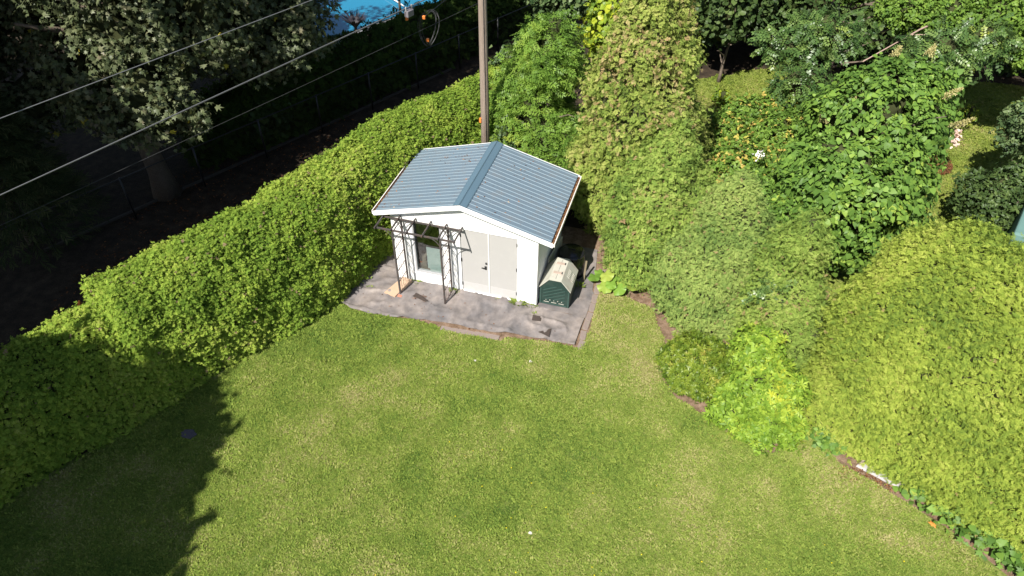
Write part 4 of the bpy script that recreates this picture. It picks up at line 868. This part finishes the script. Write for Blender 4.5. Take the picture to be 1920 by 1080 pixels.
# squash leaves
def squash():
    t = empty('squash_plant', (1.85, 1.35, 0)); tag(t, 'squash plant with big round leaves at the hedge foot right of the shed', 'plant'); k = 0
    for i in range(16):
        a = random.uniform(0, 2*PI); r = random.uniform(.05, .65); x, y = r*math.cos(a)*1.05, r*math.sin(a)*.6-.05; s = random.uniform(.15, .24); z = random.uniform(.12, .34); V = [(0, 0, .02)]; n = 22
        for j in range(n):
            b = 2*PI*j/n; q = s*(1+.12*math.cos(5*b)+.05*random.uniform(-1, 1))*(.72 if j == 0 else 1); V.append((q*math.cos(b), q*math.sin(b), .03*math.cos(5*b)*s*5-.10*q))
        F = [(0, j, j % n+1) for j in range(1, n+1)]; me = tri_mesh('leaf', np.array(V), np.array(F), M_SQUASH, np.full(len(V), random.uniform(.1, 1)), smooth=True)
        o = link('leaf', me, t); o.location = (x, y, z); o.rotation_euler = (random.uniform(-.45, .45), random.uniform(-.35, .35), random.uniform(0, 6.28))
        tubes('stalk', [([(0, 0, 0), (.02, .01, -z*.5), (-.03, .02, -z)], .008)], M_SQUASH, o, 5)
squash()
def ivy(label, pts, n, r, seed, mat=M_LILAC, size=.13, temps=None):
    pts = np.array(pts); i = rng.integers(0, len(pts), n); P = np.c_[pts[i]+rng.normal(size=(n, 2))*r, rng.uniform(.04, .35, n)]
    D = rng.normal(size=(n, 3))*[1, 1, .3]; v, f, tt = scatter(P, D, nrm(np.array([-.1, -.4, 1])+rng.normal(size=(n, 3))*.35), rng.uniform(.6, 1.3, n)*size, temps or (T_MAPLE+T_HEART), rng.random(n)*.8); tag(link('ivy_plant', tri_mesh('ivy_plant', v, f, mat, tt)), label, 'plant', 'creepers at the foot of the right hedge')
ivy('dark leafy weed clump at the left foot of the right hedge', [(6.95, -2.35), (7.1, -2.5), (7.25, -2.55)], 130, .12, 1)
ivy('dark creeper leaves along the middle foot of the right hedge', [(8.8, -3.2), (9.05, -3.3)], 120, .13, 2)
ivy('long creeper of lobed leaves at the lower right corner', [(9.3, -3.45), (9.6, -3.6), (9.9, -3.8), (10.2, -4.05), (10.5, -4.35), (10.8, -4.6)], 420, .17, 3, size=.16)
o = MB().hexa([(7.75, -2.85, .012), (8.6, -3.2, .012), (8.7, -2.98, .012), (7.9, -2.62, .012), (7.77, -2.83, .05), (8.58, -3.18, .05), (8.68, -3.0, .13), (7.92, -2.64, .11)]).build('edging_sheet', plain('pale_plastic', (.30, .29, .29), .4, var=.2, scale=12, dirt=(.45, .26, .18), dirt_amt=.9, dscale=5), bevel=.004); tag(o, 'pale crumpled plastic edging exposed under the right hedge', 'plastic sheet')
stain('bark_mulch', 8.05, -3.1, .8, .22, 1500, 'reddish bark mulch strip at the foot of the right hedge', .38, .012, (.02, .05))
stain('soil_crumbs', 3.2, -1.3, .7, 1.1, 500, 'bits of bark on the soil around the round bush', .3, .012, (.015, .035))
stain('soil_crumbs', 2.6, .9, 1.1, .8, 700, 'bits of bark on the soil strip below the cedars', .3, .012, (.015, .035))
stain('soil_crumbs', 5.1, -2.6, 1.1, .45, 450, 'bits of bark on the soil in front of the lime green shrub', .3, .012, (.015, .035))
stain('bark_mulch', 9.9, -3.85, 1.0, .35, 500, 'reddish bark crumbs along the lawn edge at lower right', .45, .012, (.02, .04))

# ================================================================== FAR RIGHT
def leafy_tree(label, blobs, mat, temps, dens, size, seed, stem, name='leafy_tree', group=None, **k):
    kw = dict(depth=.5, thin=.5, out=.5, up=.1, disp=(.4, .6, .2, 1.6), inset=.7, part='crown'); kw.update(k)
    h = bush(name, label, 'tree', [g_ellipsoid(c, r, 20) for c, r in blobs], mat, temps, dens, size, seed, stem=stem, **kw)
    if group: h['group'] = group
    return h
leafy_tree('small blue green tree over the lawn at the right edge', [((12.5, 8.3, 2.9), (.9, .9, .5)), ((13.6, 8.9, 3.3), (1.1, 1.0, .6)), ((13.4, 7.6, 2.6), (.8, .7, .5)), ((11.9, 8.3, 2.3), (.45, .45, .35))], M_GREYLEAF, T_SMALL, 300, .13, 51, (13.1, 8.2, 3, .07, 7, 1.), inset=.45, disp=(.25, .9, .12, 2.4))
leafy_tree('dark leafy shrub tree below the blue green one at the right edge', [((11.5, 6.5, 1.4), (.95, .85, .7)), ((12.5, 6.7, 1.8), (1.0, .8, .7)), ((13.2, 7.0, 1.1), (1.0, .8, .8)), ((11.7, 5.9, .9), (.6, .5, .5))], M_DARK, T_SMALL, 330, .13, 52, (12.2, 6.5, 1.8, .07, 7, .8), inset=.45, disp=(.25, .9, .12, 2.4))
o = MB().hexa([(11.4, 4.2, .02), (13.8, 3.5, .02), (14.5, 5.6, .02), (12.1, 6.1, .02), (11.5, 4.35, 1.75), (13.8, 3.7, 1.75), (14.4, 5.4, 1.9), (12.1, 5.9, 1.9)]).build('green_canvas_cover', plain('green_canvas', (.10, .19, .17), .7, var=.12, scale=3), bevel=.05); tag(o, 'dull green canvas covered box behind the right hedge', 'cover')
# trees along the top right
leafy_tree('bright green tree with long bare branch at the top right', [((9.0, 12.3, 4.2), (1.0, .8, .5)), ((10.2, 12.6, 4.4), (1.1, .9, .6)), ((11.4, 12.3, 4.3), (1.2, .9, .6)), ((12.5, 12.2, 4.3), (1.1, .9, .6)), ((7.3, 13.4, 4.5), (.9, .7, .4)), ((12.6, 11.2, 3.9), (.8, .7, .45)), ((10.8, 13.6, 5.0), (1.8, 1.2, .7)), ((13.2, 13.2, 4.8), (1.2, 1.0, .8))], M_HONEY, T_SMALL, 200, .16, 53, (11, 15, 6, .15, 10, 2.5), inset=.5, disp=(.35, .8, .15, 2.2), tint_n=(.4, .25, .3), tintf=lambda P, t, n: np.clip(t, 0, .86))
leafy_tree('dark feathery locust tree leaning over the lawn at the top', [((6.6, 10.8, 3.9), (1.2, 1.0, .5)), ((5.4, 10.2, 3.5), (.95, .8, .45)), ((9.6, 9.6, 4.1), (1.1, .8, .5)), ((6.0, 9.0, 2.9), (.8, .7, .5)), ((10.8, 10.4, 4.2), (.8, .7, .5))], M_LOCUST, T_LOCUST, 75, .36, 54, (7.4, 13.5, 4.2, .1, 12, 2.6), depth=.3, up=-.15, inset=.35, disp=(.2, 1., .1, 2.5), tint_n=(.45, .2, .4))
tubes_l = [([(7.4, 8.5, 4.0), (8.4, 10.0, 4.05), (9.2, 11.1, 4.15), (10.3, 12.3, 4.3), (11.1, 13.0, 4.4)], [.014, .02, .028, .034, .04]), ([(8.9, 10.7, 4.1), (9.6, 10.8, 4.15), (9.9, 10.3, 4.1)], [.02, .015, .008])]
tag(tubes('bare_branch', tubes_l, plain('pale_bark', (.34, .24, .19), .8), None, 6), 'long bare pinkish branch crossing the top right', 'branch')
for (x, y, hgt, r, s, lb) in ((1.6, 19.5, 7, 2.6, 61, 'dark tree in shade beyond the tallest cedar'), (5.0, 21.5, 7.5, 2.8, 62, 'dark tree at the top behind the locust'), (9.5, 22, 7.5, 3.0, 63, 'dark tree at the top behind the bright green tree'), (15.5, 20.5, 7.5, 3.2, 64, 'dark tree at the top right corner'), (19.5, 17.5, 7, 3, 65, 'dark tree beyond the lawn at the right edge')):
    leafy_tree(lb, [((x, y, hgt*.62), (r, r*.8, hgt*.36)), ((x+.9, y-.9, hgt*.45), (r*.6, r*.6, hgt*.25)), ((x-.3, y-1.2, 1.9), (r*.95, r*.6, 1.7))], M_DARK, T_BROAD, 26, .32, s, (x, y, hgt*.6, .2, 6, 2.), name='dark_tree', group='dark trees beyond the far lawn')
leafy_tree('dark tree with a thin pinkish trunk right of the tallest cedar', [((3.3, 14.8, 3.2), (1.3, 1.2, 1.6)), ((4.6, 15.8, 3.4), (1.4, 1.2, 1.6)), ((2.6, 16.6, 2.6), (1.4, 1.2, 2.2)), ((6.3, 17.2, 2.6), (1.8, 1.2, 2.4)), ((8.6, 17.6, 2.4), (1.8, 1.2, 2.2))], M_DARK, T_BROAD, 60, .24, 66, (3.7, 14.6, 3, .07, 5, 1.), name='dark_tree', group='dark trees beyond the far lawn')
leafy_tree('yellow green tree just left of the tallest cedar at the top', [((.2, 9.0, 3.8), (1.0, 1.0, 1.3)), ((.7, 8.0, 2.8), (.9, .9, 1.3)), ((.0, 9.8, 4.9), (.9, .8, .8))], M_YELLOW, T_BROAD, 150, .19, 67, (.3, 8.7, 4, .07, 6, .9), inset=.5)
leafy_tree('grey green leafy tree at the top centre right of the pole', [((-2.0, 10.6, 4.2), (1.2, .9, .9)), ((-2.8, 7.2, 3.0), (.6, .5, .8))], M_GREYLEAF, T_BROAD, 170, .17, 68, (-2.0, 10.4, 4, .08, 5, .9), inset=.4, disp=(.2, 1., .1, 2.4))
# mulch ring, rag, flowers on the far lawn
stain('bark_mulch', 10.97, 10.5, .62, .8, 2600, 'round patch of brown bark mulch on the far lawn', .15, .09, (.05, .10))
o = MB().hexa([(-.3, -.2, 0), (.32, -.22, 0), (.3, .2, 0), (-.28, .24, 0), (-.2, -.1, .25), (.18, -.14, .3), (.22, .12, .2), (-.15, .16, .3)]).build('grey_bag', plain('grey_bag', (.42, .42, .48), .6, var=.5, scale=9), bevel=.05); o.location = (11.15, 12.5, .05); tag(o, 'crumpled grey and white bag lying on the far lawn', 'bag')
o = bush('rose_bush', 'thin rose stem with pale pink blooms above the far lawn', 'plant', [g_ellipsoid((11.1, 9.9, 1.35), (.16, .14, .34), 10)], leaf_mat('pink', [(0, (.6, .42, .36)), (1, (.8, .66, .58))], .2), T_BROAD, 130, .11, 71, disp=(.02, 1, .01, 3), inset=.05, twig=False, part='bloom', stem=(11.05, 9.9, 1.1, .012, 2, .2))
# hosta-like light weeds on the far lawn
for (x, y, s, lb) in ((3.9, 12.6, 72, 'small yellow green weed on the shaded far lawn'), (12.6, 13.9, 73, 'small yellow leafed sapling on the far lawn')):
    bush('weed_shrub', lb, 'plant', [g_ellipsoid((x, y, .35), (.32, .3, .35), 12)], M_YELLOW, T_BROAD, 120, .14, s, disp=(.05, 1, .02, 3), inset=.15)
for (x, y, z, lb) in ((4.93, 4.6, 2.75, 'white blossom above the rounded cedar'), (9.3, 11.2, 3.1, 'tiny pale blossom by the bare branch')):
    n = 40; P = np.array([x, y, z])+rng.normal(size=(n, 3))*.06; v, f, tt = scatter(P, rng.normal(size=(n, 3)), nrm(rng.normal(size=(n, 3))), rng.uniform(.05, .09, n), [t_leaf(.4)], rng.random(n)); tag(link('white_flower', tri_mesh('white_flower', v, f, leaf_mat('white_petal', [(0, (.75, .72, .7)), (1, (.85, .85, .82))], .2), tt)), lb, 'flower')

# ================================================================== FAR LEFT: alley, fence, shaded hedge, pool, maple
stain('fallen_leaves', -10.2, 1.2, 2.6, 7.5, 5200, 'brown leaf litter covering the shaded alley behind the hedge', .4, .006, (.04, .10))
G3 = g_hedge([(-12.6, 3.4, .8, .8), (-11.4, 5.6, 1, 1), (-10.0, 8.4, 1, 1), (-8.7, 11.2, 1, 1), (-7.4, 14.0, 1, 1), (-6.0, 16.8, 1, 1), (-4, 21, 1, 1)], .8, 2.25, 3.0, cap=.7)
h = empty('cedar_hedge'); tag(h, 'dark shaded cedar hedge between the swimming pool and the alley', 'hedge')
foliage('foliage', [G3], leaf_mat('cedar_shaded', [(0, (.03, .055, .014)), (.6, (.07, .11, .025)), (1, (.13, .17, .045))], .25), T_CEDAR, 190, .22, h, depth=.2, thin=.5, disp=(.2, .7, .08, 2.6), inset=.25, seed=14, tint_n=(.3, .25, .25))  # cedar greens darkened, the hedge's shade put into the leaf colour
def kerb():
    a, b = np.array([-14.0, -1.8]), np.array([-6.9, 12.6]); d = nrm(b-a); MB().bar((a[0], a[1], .03), (b[0], b[1], .03), .07, .07).build('kerb_edging', plain('dark_kerb', (.07, .06, .05), .9, var=.3, scale=5))
    return bpy.data.objects['kerb_edging']
tag(kerb(), 'low dark kerb line along the far side of the alley', 'kerb')
# chain link fence
def fence():
    t = empty('chain_link_fence'); tag(t, 'black wire fence with thin posts along the shaded alley', 'fence')
    a = np.array([-14.5, -3.9]); d = np.array([.43, .903]); posts = [a+d*2.3*i for i in range(12)]
    for p in posts: tubes('post', [([(p[0], p[1], -.02), (p[0], p[1], 1.45)], .03)], M_BLACKM, t, 8)
    e = posts[-1]; tubes('top_rail', [([(a[0], a[1], 1.42), (e[0], e[1], 1.42)], .018)], M_BLACKM, t, 6)
    L = np.linalg.norm(e-a); V = []; F = []; 
    def strand(p, q, w=.0022):
        k = len(V); V.extend([(p[0], p[1], p[2]-w), (q[0], q[1], q[2]-w), (q[0], q[1], q[2]+w), (p[0], p[1], p[2]+w)]); F.extend([(k, k+1, k+2), (k, k+2, k+3)])
    s = -1.4
    while s < L:
        for sg in (1, -1):
            s0, s1 = (s, s+1.38) if sg > 0 else (s+1.38, s); 
            p = a+d*np.clip(s0, 0, L); q = a+d*np.clip(s1, 0, L); strand((p[0], p[1], .03), (q[0], q[1], 1.4))
        s += .10
    link('wire_mesh', tri_mesh('wire_mesh', np.array(V), np.array(F), M_BLACKM), t)
fence()
M_TILE = plain('pool_coping', (.20, .20, .20), .6, var=.1)
wm, t_, b_ = new_mat('pool_water'); b_.inputs['Base Color'].default_value = (.015, .17, .29, 1); b_.inputs['Roughness'].default_value = .08; b_.inputs['Specular IOR Level'].default_value = .5
nn_ = t_.nodes.new('ShaderNodeTexNoise'); nn_.inputs['Scale'].default_value = 2.5; bb_ = t_.nodes.new('ShaderNodeBump'); bb_.inputs['Strength'].default_value = .25; t_.links.new(nn_.outputs['Fac'], bb_.inputs['Height']); t_.links.new(bb_.outputs[0], b_.inputs['Normal'])
pool = [(-13.6, 12.6), (-9.9, 19.6), (-14.2, 27), (-26, 24), (-19, 12)]
tag(quad_obj('pool_deck', [(-13.0, 12.4), (-9.6, 20.6), (-13, 30), (-30, 27), (-22, 9)], M_TILE, .02), kind='structure')
tag(quad_obj('pool_water', pool, wm, .05), kind='structure')
tag(tubes('pool_rail', [([(-12.9, 19.3, .2), (-11.2, 17.9, .2)], .03)], M_WHITE, None, 6), 'pale pipe beside the swimming pool', 'pipe')
for (x, y, lb) in ((-11.5, 13.5, 'spiky dark yucca at the near corner of the swimming pool'), (-11.0, 17.0, 'spiky dark yucca at the far right of the swimming pool')):
    n = 170; a = rng.uniform(0, 2*PI, n); el = rng.uniform(.1, 1.4, n); D = np.stack([np.cos(a)*np.cos(el), np.sin(a)*np.cos(el), np.sin(el)], 1); P = np.tile([x, y, .8], (n, 1))
    p = empty('yucca', (x, y, 0)); tag(p, lb, 'plant', 'yuccas by the swimming pool')
    v, f, tt = scatter(P-[x, y, 0], D, nrm(np.stack([-np.cos(a), -np.sin(a), np.ones(n)], 1)), rng.uniform(.6, .95, n), [slim(.035)], rng.random(n)); link('leaves', tri_mesh('leaves', v, f, M_YUCCA, tt), p); tubes('stem', [([(0, 0, 0), (0, 0, .85)], .06)], M_BARK, p)
# maple
mp = empty('maple_tree'); tag(mp, 'large dark maple overhanging the alley at the upper left', 'tree')
mb = [((-16.5, -.2, 3.6), (1.8, 1.6, 1.3)), ((-14.6, .6, 3.4), (1.5, 1.2, 1.0)), ((-11.4, 1.0, 3.7), (1.7, 1.3, 1.0)), ((-9.3, 5.3, 4.5), (1.5, 1.4, 1.1)), ((-17.8, 2.5, 5.5), (2.2, 2.6, 2.4)), ((-12.6, 3.6, 6.2), (3.9, 3.2, 3.3)), ((-10.6, 5.2, 4.4), (2.2, 2.1, 1.7)), ((-12.2, 1.2, 4.6), (1.9, 1.7, 1.5)), ((-15.5, 3.4, 5.5), (2.6, 2.6, 2.2)), ((-10.0, 6.6, 5.8), (1.8, 1.8, 1.6)),  ((-10.2, 2.9, 5.6), (1.5, 1.4, 1.1))]
foliage('crown', [g_ellipsoid(c, r, 26) for c, r in mb], M_MAPLE, T_MAPLE, 210, .165, mp, depth=.6, thin=1.2, out=.5, up=-.05, rnd=.7, flat=.7, disp=(.6, .55, .3, 1.4), inset=1.1, seed=15, tint_n=(.5, .22, .38), tintf=lambda P, t, n: np.where(rng.random(n) < .005, 1, np.clip(t, 0, .95)))
foliage('unseen_shade_crown', [g_ellipsoid((-9.0, 6.8, 10.9), (3.3, 3.4, 2.0), 20), g_ellipsoid((-9.6, 2.2, 11.0), (2.6, 3.4, 1.8), 20), g_ellipsoid((-8.0, 8.6, 12.0), (2.6, 3.0, 1.5), 20)], M_MAPLE, T_MAPLE, 100, .21, mp, depth=1.2, thin=.4, disp=(.5, .5, .2, 1.2), seed=20, twig=False)  # unseen lobes above the view, added to shade the alley and far hedge
foliage('unseen_shade_crown', [g_ellipsoid((-13, 4.5, 10.4), (4.8, 4.4, 2.6), 20), g_ellipsoid((-12.6, -.6, 10.6), (3.2, 3.0, 1.6), 20)], M_MAPLE, T_MAPLE, 42, .2, mp, depth=1.2, thin=.8, disp=(.5, .5, .2, 1.2), seed=19, twig=False)  # more unseen crown above the view, kept thin for dappled shade
trunk(mp, -12.4, 1.6, 6.5, .34, 9, 1.9, seed=8)
# low dark shrub mass at fence
bush('dark_shrub', 'dark leafy shrub under the maple by the fence', 'shrub', [g_ellipsoid((-11.4, 5.6, .9), (1.1, 1.0, 1.1), 16)], M_DARK, T_BROAD, 90, .2, 16, disp=(.2, 1, .08, 2), inset=.35)
def spruce(x, y, h_, r, seed, label):
    t = empty('spruce_tree', (0, 0, 0)); tag(t, label, 'tree'); P = []; D = []
    for z in np.arange(1.2, h_, .35):
        rad = r*(1-z/h_)+.2
        for a in np.linspace(0, 2*PI, 11, endpoint=False)+rng.uniform(0, 1):
            for q in np.arange(.25, 1, .06):
                for w in (-1, 0, 1): P.append((x+rad*q*math.cos(a+w*.12), y+rad*q*math.sin(a+w*.12), z-.25*q*rad+.03*w)); D.append((math.cos(a+w*.5), math.sin(a+w*.5), -.2))
    P = np.array(P)+rng.normal(size=(len(P), 3))*.06; n = len(P); v, f, tt = scatter(P, np.array(D)+rng.normal(size=(n, 3))*.25, nrm(np.array([0, 0, 1])+rng.normal(size=(n, 3))*.3), rng.uniform(.28, .45, n), T_SPRUCE, rng.random(n)); link('crown', tri_mesh('crown', v, f, M_SPRUCE, tt), t)
    tubes('trunk', [([(x, y, 0), (x, y, h_*.9)], [.14, .03])], M_BARK, t)
spruce(-14.6, -1.6, 6.2, 2.3, 1, 'thin shaded spruce at the left edge below the maple')
# trees outside the frame that throw the shade
leafy_tree('shade tree left of the view', [((-15.5, -6.6, 8.5), (3.6, 3.4, 3.6)), ((-13.8, -9.6, 10.8), (2.6, 2.6, 2.2)), ((-19, -3.5, 9.5), (4.2, 4.2, 3.4)), ((-24, -4, 9), (4.5, 4.5, 3.5)), ((-15.3, -12.3, 9.2), (2.6, 2.6, 2)), ((-18.5, 3, 10), (4, 4, 3))], M_MAPLE, T_BROAD, 40, .34, 81, (-15.5, -6.6, 8, .3, 6, 3), name='shade_tree', group='trees outside the view on the left')
leafy_tree('shade tree at the near left of the lawn', [((-10.2, -15.2, 9.0), (2.7, 2.6, 1.9)), ((-8.5, -14.1, 8.2), (.8, .7, .7)), ((-7.65, -16.1, 8.6), (1.1, .7, .7)), ((-8.2, -18.2, 8.8), (1.2, .7, .8)), ((-8.9, -17.8, 8.8), (1.5, 1.5, 1.2)), ((-13.1, -15.3, 9.2), (2.9, 2.7, 2.0)), ((-10.8, -19.6, 9.2), (3.2, 2.8, 2.2))], M_DARK, T_BROAD, 45, .34, 82, (-10.4, -16.2, 8, .3, 6, 2.5), name='shade_tree', group='trees outside the view on the left', disp=(.25, .8, .1, 2))
leafy_tree('tall shade tree behind the pool', [((-21, 10, 8), (4, 4, 5))], M_DARK, T_BROAD, 20, .4, 83, (-21, 10, 8, .3, 6, 3), name='shade_tree', group='trees outside the view on the left')

# ================================================================== SMALL THINGS
o = MB().hexa([(-.05, -.16, 0), (.05, -.16, 0), (.03, .2, 0), (-.03, .2, 0), (-.05, -.16, .05), (.05, -.16, .05), (.02, .22, .16), (-.02, .22, .16)]).build('orange_toy', M_OR, bevel=.012); o.location = (-11.32, -3.55, .02); o.rotation_euler = (0, 0, .5); tag(o, 'slim orange object lying in the alley behind the hedge', 'toy')
o = MB().box(-.08, .08, -.1, .1, 0, .09).build('pale_bottle', plain('paleblue', (.5, .6, .72), .4), bevel=.03); o.location = (-11.1, -3.72, .02); tag(o, 'pale blue white object next to the orange one in the alley', 'bottle')
V = []; n = 26
for k in range(n): a = 2*PI*k/n; q = random.uniform(.8, 1.1); V.append((.17*q*math.cos(a), .13*q*math.sin(a)))
o = MB().prism(V, 'z', 0, .05).build('drain_cover', plain('dark_stone', (.07, .065, .08), .7, var=.3, scale=20), bevel=.004); o.location = (-6.24, -6.13, .0); tag(o, 'dark flat stone set in the shaded part of the lawn', 'stone')
v, f = T_MAPLE[0]; o = link('fallen_leaf', tri_mesh('fallen_leaf', v*.17, f, plain('orange_leaf', (.75, .24, .05), .7))); o.location = (9.07, -3.93, .07); o.rotation_euler = (.1, .1, 1); tag(o, 'single orange maple leaf on the lawn at lower right', 'leaf')
for (x, y, s, a, lb) in ((.35, -2.0, .06, 1, 'pale bit of leaf on the lawn below the cloth'), (-.9, -2.35, .05, 2, 'pale leaf bit on the lawn left of centre'), (1.5, -6.3, .05, .4, 'white speck of leaf on the lower lawn')):
    v, f = t_leaf(.35); o = link('fallen_leaf', tri_mesh('fallen_leaf', v*s*2, f, plain('pale_leaf', (.6, .58, .5), .7))); o.location = (x, y, .05); o.rotation_euler = (.1, .2, a); tag(o, lb, 'leaf')
# dandelions
n = 120; P = np.c_[rng.uniform(-1, 9, n), rng.uniform(-9, -4.5, n), np.full(n, .05)]; P = P[inside(P[:, :2], np.array(GR))]; n = len(P)
v, f, tt = scatter(P, rng.normal(size=(n, 3))*[1, 1, .1], np.tile([0, 0, 1.], (n, 1)), rng.uniform(.008, .018, n), [t_whorl(rr, 6, .4, -.1, .2)], np.ones(n)); tag(link('dandelions', tri_mesh('dandelions', v, f, leaf_mat('dandelion', [(0, (.8, .6, .02)), (1, (.8, .65, .03))], .1), tt)), 'tiny yellow flowers dotted through the lower lawn', 'flowers', kind='stuff')
print('tris', sum(len(m.polygons) for m in bpy.data.meshes))
